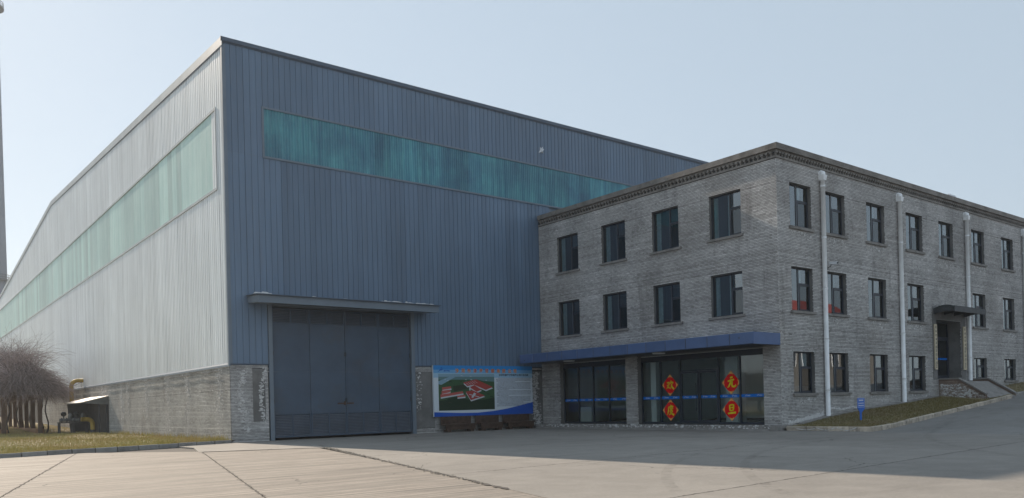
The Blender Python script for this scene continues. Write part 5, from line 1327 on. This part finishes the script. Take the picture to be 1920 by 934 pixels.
# bare bushes on the lawn to the left of the view; the shop glass mirrors them
for k, (x, y, h, lb) in enumerate(((-7.5, 53, 5.2, 'bare bushy tree on the lawn mirrored in the shop glass, nearest the shop'), (-11.5, 56, 5.6, 'bare bushy tree on the lawn mirrored in the shop glass, the middle one'), (-16, 59, 5.8, 'bare bushy tree on the lawn mirrored in the shop glass, the farthest one'))):
    t = empty('bare_tree', (x, y, 0), lb, 'tree')
    mb = MB(); mb.tube([(x, y, 0), (x + .1, y, 1.0), (x, y + .1, 2.4), (x + .1, y, 3.4)], [.16, .13, .10, .06], 8); mb.build('trunk', M['bark'], t, smooth=True)
    S = []
    for q in range(900):
        th = random.uniform(0, 6.283); rr = 1.9 * math.sqrt(random.random()); S.append(((x + rr * math.cos(th) * .7, y + rr * math.sin(th) * .7, random.uniform(1.2, h - 1.6)), (math.cos(th), math.sin(th), random.uniform(.4, 1.8)), random.uniform(1.0, 2.0), .12))
    o = bpy.data.objects.new('twigs', twig_mesh('twigs', S, M['twig'], 0.02)); COL.objects.link(o); o.parent = t; o.location = -LOC[t]; o['kind'] = 'stuff'
# chimney far behind
ch = empty('chimney', (24.6, 260, 0), 'very tall slim grey chimney rising behind the warehouse at the left edge', 'chimney')
mb = MB(); cxx = 24.2
mb.tube([(cxx, 260, 0), (cxx, 260, 38), (cxx, 260, 111), (cxx, 260, 150)], [4.2, 3.35, 2.75, 2.4], 28); mb.build('shaft', M['chimney'], ch, smooth=True)
for z, r_ in ((113.5, 4.1), (38.5, 4.3)):
    mb = MB(); mb.tube([(cxx, 260, z), (cxx, 260, z + .4)], r_, 28); p = mb.build('platform', M['steel_mid'], ch)
    mb = MB()
    for k in range(28): t = 6.283 * k / 28; mb.tube([(cxx + (r_ - .1) * math.cos(t), 260 + (r_ - .1) * math.sin(t), z + .4), (cxx + (r_ - .1) * math.cos(t), 260 + (r_ - .1) * math.sin(t), z + 1.7)], .06, 5)
    for h in (.9, 1.6): mb.tube([(cxx + (r_ - .1) * math.cos(6.283 * k / 28), 260 + (r_ - .1) * math.sin(6.283 * k / 28), z + h) for k in range(29)], .07, 5)
    mb.build('railing', M['steel_mid'], p)

# building across the road, seen only as the red reflection in the windows
rb = empty('red_roofed_building', (95, -20, 2.9), 'long building with a red roof mirrored in the office windows', 'building')
mb = MB(); mb.box(84, 111, -27, -13, 2, 11.2); mb.build('wall', M['far_wall'], rb)
mb = MB(); mb.prism([(83.4, -12.2, 11.0), (83.4, -20, 15.3), (83.4, -27.8, 11.0)], (28.2, 0, 0)); mb.build('roof', M['red_roof'], rb)
for k in range(7): mb = MB(); mb.box(86 + k * 3.4, 87.8 + k * 3.4, -12.99, -12.9, 5.5, 9.5); mb.build('window', M['frame'], rb); mb = MB(); mb.box(85.9 + k * 3.4, 86.05 + k * 3.4, -12.95, -12.86, 5.4, 9.6); mb.box(87.75 + k * 3.4, 87.9 + k * 3.4, -12.95, -12.86, 5.4, 9.6); mb.box(86.06 + k * 3.4, 87.74 + k * 3.4, -12.95, -12.86, 7.4, 7.55); mb.build('window_frame', M['white'], rb)

# ------------------------------------------------------------------ winter haze: one even body of air round everything
m = bpy.data.materials.new('haze_air'); m.use_nodes = True; t = m.node_tree; t.nodes.clear()
o_ = t.nodes.new('ShaderNodeOutputMaterial'); v_ = t.nodes.new('ShaderNodeVolumePrincipled'); v_.inputs['Color'].default_value = (0.88, 0.94, 1.0, 1); v_.inputs['Density'].default_value = 0.00035; v_.inputs['Anisotropy'].default_value = 0.35
t.links.new(v_.outputs[0], o_.inputs['Volume'])
mb = MB(); mb.box(-1250, 1250, -1250, 1250, -1.2, 156); mb.build('haze', m, kind='stuff')
